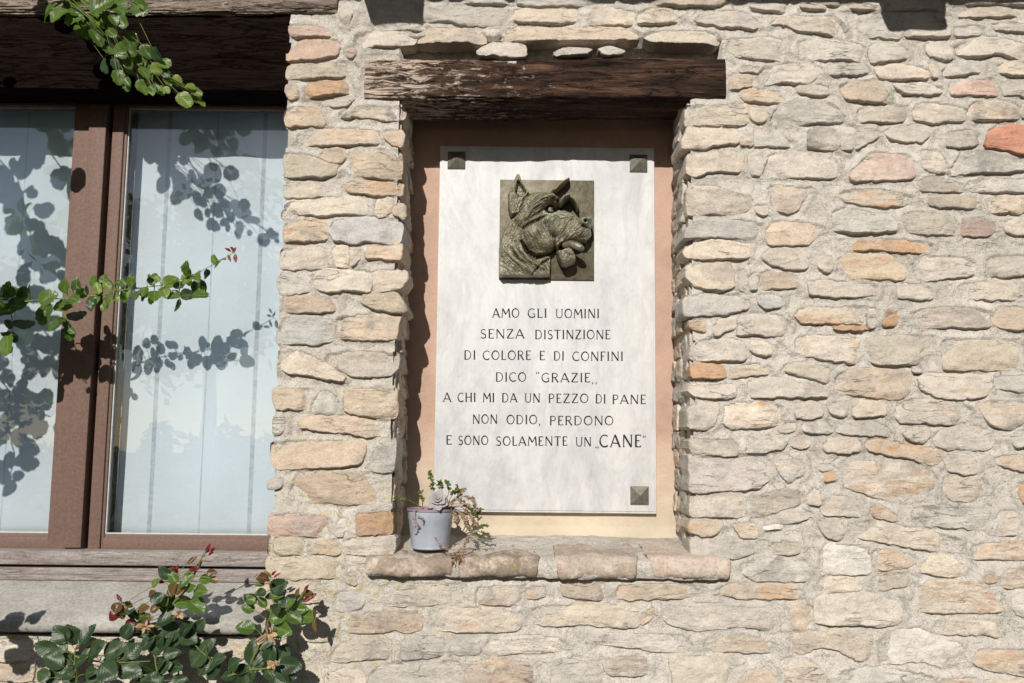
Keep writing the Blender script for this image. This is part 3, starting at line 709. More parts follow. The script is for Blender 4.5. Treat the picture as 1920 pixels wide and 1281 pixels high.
def chaikin(p, r=.22, n=1):
    for _ in range(n):
        q = []
        for i in range(len(p)):
            a, b = p[i], p[(i + 1) % len(p)]
            q.append((a[0] * (1 - r) + b[0] * r, a[1] * (1 - r) + b[1] * r)); q.append((a[0] * r + b[0] * (1 - r), a[1] * r + b[1] * (1 - r)))
        p = q
    return p
def resample(p, n):
    p = np.array(p + [p[0]]); d = np.hypot(*np.diff(p, axis=0).T); s = np.concatenate([[0], np.cumsum(d)])
    t = np.linspace(0, s[-1], n, endpoint=False)
    return np.stack([np.interp(t, s, p[:, 0]), np.interp(t, s, p[:, 1])], 1), s[-1]
def make_stone(poly, fr, ht, hb, back, color, orange, seed, name='stone', m=None, rough=1.0, sink=None):
    """poly: outline in the (u, v) plane of the frame fr = (origin, U, V, N)"""
    O, U, V, Nn = fr
    pq = np.array(poly); lo_, hi_ = pq.min(0), pq.max(0); mc, mh = (lo_ + hi_) / 2, (hi_ - lo_) / 2; uv = (pq - mc) / mh      # split stone: squarish corners
    uv = np.clip(np.stack([uv[:, 0] * (1 + .13 * uv[:, 1] ** 2), uv[:, 1] * (1 + .20 * uv[:, 0] ** 2)], 1), -1, 1); poly = [tuple(q_) for q_ in (uv * mh + mc)]
    pts = chaikin(poly, .09, 1)
    _, per = resample(pts, 10)
    n = int(max(26, min(60, per / .0085)))
    pts, per = resample(pts, n)
    if np.sum(pts[:, 0] * np.roll(pts[:, 1], -1) - np.roll(pts[:, 0], -1) * pts[:, 1]) < 0: pts = pts[::-1].copy()
    tg = np.roll(pts, -1, 0) - np.roll(pts, 1, 0); tg /= np.linalg.norm(tg, axis=1)[:, None]
    nr = np.stack([tg[:, 1], -tg[:, 0]], 1)                # outward
    k1 = fbm(pts[:, 0] * 45 + seed, pts[:, 1] * 45, 4, seed, .7)
    pts = pts + nr * (.0048 + k1 * .013 * rough)[:, None]
    c = pts.mean(0); v0, v1 = pts[:, 1].min(), pts[:, 1].max(); hgt = v1 - v0; md = min(hgt, np.ptp(pts[:, 0]))
    ins = min(.0045, md * .10)
    rr = [(0, pts + nr * .0, 'b'), (1, pts, 0.0), (2, pts - nr * ins * .12, .62), (3, pts - nr * ins * .5, .88), (4, pts - nr * ins, 1.0)]
    inner = pts - nr * ins * 1.3
    for t in (.90, .78, .65, .52, .38, .22): rr.append((5, c + (inner - c) * t, 1.0))
    cs = []; rs = np.random.RandomState(seed); W2 = np.ptp(pts[:, 0]) / 2
    chips = [(rs.uniform(0, 6.28), rs.uniform(.35, .85), rs.uniform(.15, .45)) for _ in range(6)]
    tilt = rs.uniform(-.10, .10)
    for kx, q, hh in rr:
        vv = np.clip((v1 - q[:, 1]) / max(hgt, 1e-4), 0, 1)
        H = ht + (hb - ht) * vv + (q[:, 0] - c[0]) * tilt * .25
        if hh == 'b': w = np.full(n, -back)
        else:
            w = H * hh
            if hh == 0.0: w = w - .006
            if hh >= .6:
                amp = .012 * rough * min(1, md / .05)
                fac = fbm(q[:, 0] * 16 + seed * 3.1, q[:, 1] * 38, 4, seed + 5, .6)
                ridge = np.abs(fbm(q[:, 0] * 11 + seed, q[:, 1] * 60 + seed, 3, seed + 9, .6))
                for ang, off, slp in chips:      # flat chipped facets towards the edges
                    dd_ = (q[:, 0] - c[0]) * math.cos(ang) + (q[:, 1] - c[1]) * math.sin(ang) * 1.0; ext = abs(math.cos(ang)) * W2 + abs(math.sin(ang)) * hgt / 2
                    w = w - np.minimum(np.maximum(dd_ - off * ext, 0) * slp, .012) * (1 if hh == 1.0 else .8)
                w = w + amp * fac * (1 if hh == 1.0 else .7) - .007 * ridge * rough * (1 if hh == 1.0 else .4)
        cs.append(np.concatenate([q, w[:, None]], 1))
    L = np.concatenate(cs); cen = cs[-1].mean(0)[None]; L = np.concatenate([L, cen])
    wv = np.array(O)[None] + L[:, :1] * np.array(U)[None] + L[:, 1:2] * np.array(V)[None] + L[:, 2:] * np.array(Nn)[None]
    fs = []; nr_ = len(rr)
    i = np.arange(n); j = (i + 1) % n
    for a in range(nr_ - 1): fs += np.stack([a * n + i, a * n + j, (a + 1) * n + j, (a + 1) * n + i], 1).tolist()
    fs += [(int((nr_ - 1) * n + x), int((nr_ - 1) * n + (x + 1) % n), nr_ * n) for x in range(n)]
    # outward faces: flip when the frame is left handed
    if Vector(U).cross(Vector(V)).dot(Vector(Nn)) < 0: fs = [tuple(reversed(f)) for f in fs]
    if sink is not None: sink.append((wv, fs)); return None
    o = mesh(name, wv, [tuple(f) for f in fs], m or M['stone'], wall, wv.mean(0), True, 30)
    o.color = (*color, orange)
    return o

FRONT = ((0, 0, 0), (1, 0, 0), (0, 0, 1), (0, -1, 0))
def jit(col, s=.07):
    b = 1 + rng.uniform(-s, s) * 1.3; h = rng.uniform(-.03, .03)
    return tuple(max(.02, x * b * k) for x, k in zip(col, (1 + h, 1, 1 - h)))
NICHE_L = P(741, 600).x; NICHE_R = P(1296, 600).x; ND = .24
WIN_R = P(517, 600).x
allpoly = []; hts = []
for idx, (c, og, fl, pts) in enumerate(stones):
    w = [P(x, y, -.012) for x, y in pts]
    poly = [(p.x, p.z) for p in w]; allpoly.append(poly)
    cy = sum(y for x, y in pts) / len(pts); cx = sum(x for x, y in pts) / len(pts)
    low = min(1, max(0, (cy - 850) / 250))
    hb = rng.uniform(.014, .026) * (1 - .45 * low); ht = rng.uniform(.004, .007)
    if 'k' in fl or 'i' in fl: ht *= 1.2
    hts.append((ht, hb)); back = .05
    if 'k' in fl: back = rng.uniform(.09, .15)
    if 'i' in fl: back = .12
    make_stone(poly, FRONT, ht, hb, back, jit(blend(PAL[c], c, .82 if cx < 770 else .62)), min(1, og / 7), idx + 1)
# the same rubble carries on past the edges of the picture
sink = []; r_ = random.Random(99); sd_ = 4000
for ax, ay, bx, by in ((1926, -20, 2420, 1290), (640, -170, 2420, -24), (-620, 1292, 2420, 1500), (-620, 1200, -70, 1290)):
    y = ay
    while y < by - 20:
        hh = r_.uniform(34, 60); x = ax + r_.uniform(0, 30)
        while x < bx:
            ww = r_.uniform(55, 190); h2 = hh * r_.uniform(.75, 1); j = lambda: r_.uniform(-5, 5)
            pp = [(x + 4, y + h2 * .5 + j()), (x + 10, y + 4 + j()), (x + ww * .5, y + j()), (x + ww - 10, y + 4 + j()), (x + ww - 2, y + h2 * .5 + j()), (x + ww - 12, y + h2 - 3 + j()), (x + ww * .5, y + h2 + j()), (x + 12, y + h2 - 3 + j())]
            poly = [(P(a_, b_, -.012).x, P(a_, b_, -.012).z) for a_, b_ in pp]; HT, HB = r_.uniform(.004, .007), r_.uniform(.013, .022); sd_ += 1
            make_stone(poly, FRONT, HT, HB, .03, None, 0, sd_, sink=sink); allpoly.append(poly); hts.append((HT, HB)); x += ww + r_.uniform(5, 14)
        y += hh + r_.uniform(5, 11)
n0 = 0; vv = []; ff = []
for wv, fs in sink: vv.append(wv); ff += [tuple(i_ + n0 for i_ in f) for f in fs]; n0 += len(wv)
rub = mesh('rubble', np.concatenate(vv), ff, M['stone'], wall); rub.color = (*blend(PAL['c'], 'c', .6), .25); tag(rub, kind='stuff')
# stones lining the two cheeks of the niche
def cheek(x, sgn, seed0):
    z = P(960, 1010, .0).z; top = P(960, 195).z; r = random.Random(seed0); kk = 0
    while z < top:
        h = r.uniform(.045, .085); y = .035 + r.uniform(0, .05)
        while y < ND - .02:
            l = r.uniform(.06, .11); y1 = min(y + l, ND - .004)
            if ND - y1 < .03: y1 = ND - .004
            e = .006
            poly = [(y, z + e), (y + .3 * (y1 - y), z + r.uniform(0, .008)), (y1, z + e), (y1 - .002, z + h * .5), (y1, z + h - e), (y + .5 * (y1 - y), z + h - r.uniform(0, .008)), (y + .003, z + h - e), (y - .002, z + h * .5)]
            fr = ((x, 0, 0), (0, 1, 0), (0, 0, 1), (sgn, 0, 0))
            make_stone(poly, fr, r.uniform(.008, .02), r.uniform(.014, .026), .04, jit(blend(PAL[r.choice('gcybbc')], 'c', .6), .1), r.choice((0, 0, .2, .5)), seed0 * 50 + kk, name='reveal_stone'); kk += 1
            y = y1 + .006
        z += h
cheek(NICHE_L - .004, 1, 11); cheek(NICHE_R + .004, -1, 12)

# ------------------------------------------------------------------ mortar sheet with relief
X0, X1, Z0, Z1, ST = -2.30, 2.25, .30, 2.90, .005
xs = np.arange(X0, X1, ST); zs = np.arange(Z0, Z1, ST); nx, nz = len(xs), len(zs)
GX, GZ = np.meshgrid(xs, zs)
def inside(poly, X, Z):
    r = np.zeros(X.shape, bool); n = len(poly); j = n - 1
    for i in range(n):
        xi, zi = poly[i]; xj, zj = poly[j]
        c = ((zi > Z) != (zj > Z)) & (X < (xj - xi) * (Z - zi) / (zj - zi + 1e-12) + xi); r ^= c; j = i
    return r
mask = np.zeros(GX.shape); Hs = np.zeros(GX.shape)
for poly, (HT, HB) in zip(allpoly, hts):
    a = np.array(poly); ix0 = max(0, int((a[:, 0].min() - X0) / ST) - 1); ix1 = min(nx, int((a[:, 0].max() - X0) / ST) + 2)
    iz0 = max(0, int((a[:, 1].min() - Z0) / ST) - 1); iz1 = min(nz, int((a[:, 1].max() - Z0) / ST) + 2)
    if ix1 <= ix0 or iz1 <= iz0: continue
    sl = (slice(iz0, iz1), slice(ix0, ix1)); ins_ = inside(poly, GX[sl], GZ[sl]); mask[sl] = np.maximum(mask[sl], ins_)
    vv_ = np.clip((a[:, 1].max() - GZ[sl]) / max(1e-4, np.ptp(a[:, 1])), 0, 1); Hs[sl] = np.where(ins_, HT + (HB - HT) * vv_, Hs[sl])
def blur(a, n):
    for _ in range(n):
        a = (np.roll(a, 1, 0) + np.roll(a, -1, 0) + 2 * a) / 4; a = (np.roll(a, 1, 1) + np.roll(a, -1, 1) + 2 * a) / 4
    return a
near = blur(mask, 10); lev = blur(Hs, 7) / (blur(mask, 7) + .04)
under = blur(np.roll(mask, -3, 0) * (1 - mask), 2)          # strip just below each stone
over = blur(np.roll(mask, 2, 0) * (1 - mask), 2)            # strip just above each stone
h = .0015 + .93 * lev - .013 * under + .002 * over + .013 * fbm(GX * 14, GZ * 18, 5, 3, .6) + .004 * fbm(GX * 90, GZ * 90, 3, 8)
h = np.where(mask > .5, np.minimum(h, .002), h)
def zone(px0, py0, px1, py1):
    a, b = P(px0, py1), P(px1, py0); return (GX > a.x) & (GX < b.x) & (GZ > a.z) & (GZ < b.z)
h = np.where(zone(752, 76, 1352, 112), -.055 + .01 * fbm(GX * 20, GZ * 20, 3), h)      # gap over the lintel
wob = .016 * fbm(GZ * 14, GZ * 3, 4, 77)
hole = ((GX > NICHE_L + wob) & (GX < NICHE_R + wob) & zone(600, 150, 1400, 1072)) | ((GX < WIN_R + .01 + wob) & zone(-400, 20, 600, 1183))
V = np.stack([GX + .004 * fbm(GX * 30, GZ * 30, 2, 4), -h, GZ], -1).reshape(-1, 3)
a = np.arange(nx * nz).reshape(nz, nx)
ok = ~(hole[:-1, :-1] | hole[1:, :-1] | hole[:-1, 1:] | hole[1:, 1:])
F = np.stack([a[:-1, :-1], a[:-1, 1:], a[1:, 1:], a[1:, :-1]], -1)[ok]
mo = mesh('mortar', V, F, M['mortar'], wall)
b = MB()                                                     # mortar behind the cheeks and over the openings
zt, zb = P(960, 140).z, P(960, 1060).z
b.box((NICHE_L - .03, .012, zb), (NICHE_L + .003, ND, zt)); b.box((NICHE_R - .003, .012, zb), (NICHE_R + .03, ND, zt))
b.box((WIN_R + .012, .012, P(500, 1190).z), (WIN_R + .04, .30, P(500, 22).z))
b.box((X0, .07, P(960, 150).z), (X1, .30, Z1))
o = b.build('mortar', M['mortar'], wall, smooth=False)

# niche back, plastered salmon
xs2 = np.linspace(NICHE_L - .02, NICHE_R + .02, 150); zs2 = np.linspace(P(960, 1030, ND).z, P(960, 150, ND).z, 200); gx, gz = np.meshgrid(xs2, zs2)
yy = ND + .006 * fbm(gx * 6, gz * 6, 4, 21)
zlo = P(960, 1000, ND).z
yy -= np.clip((zlo + .02 - gz) / .03, 0, 1) * .02
V = np.stack([gx, yy, gz], -1).reshape(-1, 3); a = np.arange(gx.size).reshape(gx.shape)
F = np.stack([a[:-1, :-1], a[:-1, 1:], a[1:, 1:], a[1:, :-1]], -1).reshape(-1, 4)
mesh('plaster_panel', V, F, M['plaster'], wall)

# ------------------------------------------------------------------ niche sill stones
def sill_stone(xa, xb, yb, seed, alpha, ybk=.25):
    """rounded coping stone, its nose standing proud of the wall"""
    A = P(xa, yb, -.05); B = P(xb, yb, -.05)
    zb_ = (A.z + B.z) / 2 + .002; ztop = P((xa + xb) / 2, 1044, -.040).z; zback = P((xa + xb) / 2, 1001, ybk).z - .012
    prof = [(.02, zb_ + .004), (-.026, zb_ + .001), (-.038, zb_ + .005), (-.044, zb_ + .014), (-.045, zb_ + .026), (-.041, ztop - .014), (-.031, ztop - .004), (-.014, ztop)]
    for t in np.linspace(.06, 1, 12): prof.append((-.014 + t * (ybk + .014), ztop + (zback - ztop) * t))
    nu = 44; vs = []
    x0, x1 = A.x, B.x
    for i in range(nu):
        t = i / (nu - 1); x = x0 + (x1 - x0) * t
        e = min(1, min(t, 1 - t) / .06); sh = 1 - (1 - math.sqrt(1 - (1 - e) ** 2)) * .55 if e < 1 else 1
        for (y, z) in prof:
            nn = Vector((x * 16, y * 16, z * 16 + seed)); d = mn.fractal(nn, .7, 2, 5) * .0062
            nose = y < .0
            lowf = mn.noise(Vector((x * 13, seed * 3.3, z * 8))); yy_ = y * (sh if nose else 1) + d * (1.4 if nose else .4) + (.010 * lowf if nose else 0)
            zz_ = (ztop + (z - ztop) * (sh if nose else 1)) + d * .9 + (.009 * mn.noise(Vector((x * 11, seed, 5))) if z < zb_ + .02 else 0)
            vs.append((x + d, yy_, zz_))
    m_ = len(prof); fs = [((i) * m_ + j, (i + 1) * m_ + j, (i + 1) * m_ + j + 1, i * m_ + j + 1) for i in range(nu - 1) for j in range(m_ - 1)]
    fs = [tuple(reversed(f)) for f in fs]
    fs.append(tuple(range(m_))); fs.append(tuple(reversed([(nu - 1) * m_ + j for j in range(m_)])))
    cc = Vector(((x0 + x1) / 2, 0, zb_)); o = mesh('sill_stone', vs, fs, M['sillstone'], wall, cc, True, 60); o.color = (1, 1, 1, alpha); return o
for xa, xb, yb, sd, al in ((679, 852, 1086, 1, .75), (854, 1012, 1087, 2, .95), (1041, 1199, 1089, 3, .45), (1217, 1377, 1090, 4, .1)):
    sill_stone(xa, xb, yb, sd, al)
b = MB(); xa_, xb_ = P(700, 1083).x, P(1350, 1083).x; zf = P(1030, 1046, -.034).z - .005; zk_ = P(1030, 1001, .25).z; zl = P(1030, 1084, -.03).z
b.build('mortar', M['mortar'], wall) if b.v else None
pf = [(-.028, zl), (-.034, zl + .008), (-.037, zf - .02), (-.034, zf - .006), (-.024, zf)] + [(.0 + .25 * t, zf + .0045 + (zk_ - zf - .0045) * t) for t in np.linspace(.0, 1, 14)]
nu = 150; vs = []
for i in range(nu):
    x = xa_ + (xb_ - xa_) * i / (nu - 1)
    for y, z in pf:
        d = mn.fractal(Vector((x * 14, y * 14, z * 14)), .7, 2, 5) * .0045; vs.append((x, y + d, z + d + .003 * mn.noise(Vector((x * 5, y * 12, 2)))))
m_ = len(pf); mesh('mortar', vs, [(i * m_ + j + 1, (i + 1) * m_ + j + 1, (i + 1) * m_ + j, i * m_ + j) for i in range(nu - 1) for j in range(m_ - 1)], M['mortar'], wall)
b = MB()
for i in range(26):                                          # rusty moss in the joint by the pot
    q = P(856 + rng.uniform(-12, 12), 1040 + rng.uniform(-6, 18), -.052 + rng.uniform(0, .01)); b.tube([q, q + Vector((rng.uniform(-.006, .006), -.004, rng.uniform(-.012, .006)))], [.002, .0008], 4)
tag(b.build('moss', M['rust'], wall), kind='stuff')

# ------------------------------------------------------------------ timber lintels
def beam(name, xa, xb, ya, yb, yf, depth, m, seed, amp, fl=None):
    z1 = P((xa + xb) / 2, ya, yf).z; z0 = P((xa + xb) / 2, yb, yf).z; x0 = P(xa, (ya + yb) / 2, yf).x; x1 = P(xb, (ya + yb) / 2, yf).x
    nu, nv = 330, 64; zc = (z0 + z1) / 2; hz = (z1 - z0) / 2; yc = yf + depth / 2; hy = depth / 2
    slope = P(xb, ya, yf).z - P(xa, ya, yf).z
    i = np.linspace(0, 1, nu)[:, None]; q = np.linspace(0, 2 * np.pi, nv, endpoint=False)[None]
    cx = np.cos(q); sx = np.sin(q); ex = .38
    py = np.sign(cx) * np.abs(cx) ** ex; pz = np.sign(sx) * np.abs(sx) ** ex
    X = x0 + (x1 - x0) * i + 0 * q; Yb = yc + hy * py + 0 * i; Zb = zc + hz * pz + (slope * (i - .5))
    arc = q * .05
    n1 = fbm(X * 7, arc * 160 + 0 * X, 5, seed, .65); n2 = np.abs(fbm(X * 5, arc * 420 + 0 * X, 4, seed + 3, .6)); n3 = fbm(X * 3, arc * 20 + 0 * X, 3, seed + 5)
    g = np.ones_like(X) if fl is None else np.clip(1 - (X - x0) / (x1 - x0) * fl, .25, 1)
    d = amp * g * (n1 * 1.3 - n2 * 1.5) + amp * .8 * n3
    V = np.stack([X, Yb + py * d, Zb + pz * d], -1).reshape(-1, 3); a = np.arange(nu * nv).reshape(nu, nv); b_ = np.roll(a, -1, 1)
    F = np.stack([a[:-1], b_[:-1], b_[1:], a[1:]], -1).reshape(-1, 4).tolist()
    F.append(a[0].tolist()[::-1]); F.append(a[-1].tolist())
    F = [tuple(f) for f in F]
    return mesh(name, V, F, m, wall, (0, 0, 0) if name == 'x' else None, True, 60)
lint = beam('lintel', 683, 1362, 103, 187, -.018, .20, M['beam'], 5, .013, .6); tag(lint, 'dark cracked timber lintel over the niche')
lint2 = beam('lintel', -260, 632, -46, 24, -.02, .10, M['beam2'], 9, .010); tag(lint2, 'bleached timber lintel over the window')
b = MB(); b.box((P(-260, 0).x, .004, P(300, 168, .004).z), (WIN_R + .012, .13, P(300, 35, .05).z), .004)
b.build('soffit_board', M['shadewood'], wall)
b = MB(); b.box((NICHE_L, .16, P(960, 205, .17).z), (NICHE_R, ND + .01, P(960, 120, .17).z), .004); b.build('soffit_board', M['shadewood'], wall)

# ------------------------------------------------------------------ window
win = empty('window', P(200, 1030, .15), None, None, parent=wall)
WY = .155
zg0, zg1 = P(150, 1000, WY + .02).z, P(150, 203, WY + .02).z
def X_(px, py, Y): return P(px, py, Y).x
wb = P(200, 1031, WY).z; wt = P(200, 120, WY).z
xr = WIN_R + .03
b = MB()    # right sash
xs_l = X_(183, 700, WY); xs_g = X_(216, 700, WY + .02)
b.box((xs_l, WY, wb), (xs_g - .008, WY + .05, wt), .004)
b.box((xs_g - .013, WY + .008, wb), (xs_g, WY + .045, wt), .004)
b.box((xs_g, WY + .001, wb + .001), (xr, WY + .05, zg0 - .010), .003); b.box((xs_g, WY + .009, wb), (xr, WY + .045, zg0), .003)
b.box((xs_g, WY + .002, zg1), (xr, WY + .05, wt), .003)
b.build('sash', M['joinery'], win)
b = MB()    # left sash
xl_g = X_(116, 700, WY + .02); xl_r = X_(172, 700, WY - .012); xl = P(-260, 600, WY).x
b.box((xl_g, WY - .004, wb), (xl_r, WY + .05, wt), .003)
b.box((xl_g - .004, WY + .006, wb), (xl_g + .002, WY + .045, wt), .002)
b.box((xl, WY + .001, wb + .001), (xl_g, WY + .05, zg0 - .010), .003); b.box((xl, WY + .009, wb), (xl_g, WY + .045, zg0), .003)
b.box((xl, WY + .002, zg1), (xl_g, WY + .05, wt), .003)
b.build('sash', M['joinery'], win)
b = MB()    # cover strip
b.box((X_(137, 700, WY - .016), WY - .016, wb + .006), (xl_r, WY - .002, wt), .004); b.build('cover_strip', M['joinery'], win)
b = MB(); b.box((xr - .02, WY - .03, wb), (xr + .05, WY + .06, wt), .003); b.box((xl - .08, WY - .03, wb), (xl, WY + .06, wt), .003)
b.box((xl - .02, WY - .02, wt), (xr + .05, WY + .08, wt + .25), .003); b.build('frame', M['joinery'], win)
def glasspane(x0, x1):
    b = MB(); b.box((x0 - .006, WY + .022, zg0 - .006), (x1 + .006, WY + .026, zg1 + .006)); b.build('glass_pane', M['glass'], win, smooth=False)
    b = MB(); t = .003
    b.box((x0, WY + .014, zg0), (x0 + t, WY + .0215, zg1)); b.box((x1 - t, WY + .014, zg0), (x1, WY + .0215, zg1))
    b.box((x0 + t, WY + .015, zg0), (x1 - t, WY + .0215, zg0 + t)); b.box((x0 + t, WY + .015, zg1 - t), (x1 - t, WY + .0215, zg1)); b.build('gasket', M['gasket'], win, smooth=False)
glasspane(xs_g, xr); glasspane(xl, xl_g)
# weather board, lower rail, strip
def rail(name, ya, yb, y0, y1, m, bev, dx=.0):
    b = MB(); zA = P(250, ya, y0).z; zB = P(250, yb, y0).z; b.box((xl, y0, zB), (WIN_R + .03 + dx, y1, zA), bev); return b.build(name, m, win)
rail('weather_board', 1034, 1062, .105, .20, M['greywood'], .009)
rail('lower_rail', 1066, 1082, .118, .20, M['greywood'], .003)
rail('lower_rail', 1080, 1090, .110, .20, M['greywood'], .003)
# stone sill slab
def slab():
    zb_ = P(250, 1190, -.045).z; zn = P(250, 1160, -.045).z; zk = P(250, 1086, .115).z
    prof = [(.02, zb_), (-.030, zb_), (-.043, zb_ + .004), (-.050, zb_ + .014), (-.050, zb_ + .026), (-.042, zn + .002), (-.028, zn + .007)]
    for t in np.linspace(.1, 1, 12): prof.append((-.028 + t * .16, zn + .007 + (zk - zn - .007) * t))
    x0 = P(-260, 1100).x; x1 = P(503, 1150, -.02).x; nu = 160; vs = []; m_ = len(prof)
    for i in range(nu):
        x = x0 + (x1 - x0) * i / (nu - 1)
        for y, z in prof:
            d = mn.fractal(Vector((x * 9, y * 14, z * 14)), .7, 2, 4) * .0025; vs.append((x, y + d, z + d * .8))
    fs = [(i * m_ + j + 1, (i + 1) * m_ + j + 1, (i + 1) * m_ + j, i * m_ + j) for i in range(nu - 1) for j in range(m_ - 1)]
    fs.append(tuple(range(m_))); fs.append(tuple(reversed([(nu - 1) * m_ + j for j in range(m_)])))
    mesh('window_sill', vs, fs, M['slab'], win, None, True, 60)
slab()
# curtains
CY = .245
def curtain(x0, x1, label):
    nu, nv = 130, 30; z0, z1 = zg0 - .03, zg1 + .06; vs = []
    for i in range(nu):
        x = x0 + (x1 - x0) * i / (nu - 1)
        for j in range(nv):
            z = z0 + (z1 - z0) * j / (nv - 1); vs.append((x, CY + .0035 * math.sin(x * 30 + .6 * math.sin(z * 2)) + .003 * mn.noise(Vector((x * 6, z * 3, 1))), z))
    fs = [(i * nv + j, (i + 1) * nv + j, (i + 1) * nv + j + 1, i * nv + j + 1) for i in range(nu - 1) for j in range(nv - 1)]
    o = mesh('curtain', vs, fs, M['curtain'], None, (0, CY, 1.2)); tag(o, label, 'curtain', 'pale curtains behind the window panes')
    md = o.modifiers.new('thickness', 'SOLIDIFY'); md.thickness = .0012
    return o
M['curtain'].node_tree.nodes  # texture runs in object space; origins are set below
c1 = curtain(xs_g - .006, xr + .02, 'pale striped curtain behind the right pane, beside the stone pier')
c2 = curtain(xl, xl_g + .012, 'pale curtain behind the left pane, dappled with leaf shadows')
b = MB(); b.box((xl - .1, CY + .6, .3), (xr + .2, CY + .62, Z1)); b.box((xl - .1, .32, P(200, 90, .2).z), (xr + .2, CY + .6, P(200, 85, .2).z + .02)); b.box((xl - .12, .2, .3), (xl - .1, CY + .6, Z1)); b.box((xr + .2, .3, .3), (xr + .22, CY + .6, Z1))
b.build('room_shell', simple('dim_room', (.12, .11, .10), .9), wall, smooth=False)

# ------------------------------------------------------------------ plaque
PY = .214; plq = empty('memorial_plaque', P(1020, 620, PY), 'white marble plaque with engraved lines and a bronze dog relief, fixed in the niche', 'plaque')
cs = [P(826, 272, PY), P(1228, 278, PY), P(1230, 963, PY), P(811, 960, PY)]
px0 = (cs[0].x + cs[3].x) / 2; px1 = (cs[1].x + cs[2].x) / 2; pz1 = (cs[0].z + cs[1].z) / 2; pz0 = (cs[2].z + cs[3].z) / 2
b = MB(); b.box((px0, PY + .003, pz0), (px1, ND + .004, pz1), .0015); b.build('slab_back', M['marble'], plq)
b = MB(); b.box((px0 + .0065, PY, pz0 + .0065), (px1 - .0065, PY + .02, pz1 - .0065), .0012); b.build('marble_slab', M['marble'], plq)
def boss(px, py):
    c = P(px, py, PY); s = .0275; b = MB()
    b.add([c + Vector((sx * s, -.0035, sz * s)) for sx, sz in ((-1, -1), (1, -1), (1, 1), (-1, 1))] + [c + Vector((sx * s, -.0002, sz * s)) for sx, sz in ((-1, -1), (1, -1), (1, 1), (-1, 1))] + [c + Vector((0, -.017, 0))],
          [(0, 1, 8), (1, 2, 8), (2, 3, 8), (3, 0, 8), (4, 5, 1, 0), (5, 6, 2, 1), (6, 7, 3, 2), (7, 4, 0, 3)])
    b.build('boss', M['boss'], plq, smooth=False)
for q in ((856, 301), (1197, 307), (1199, 929)): boss(*q)

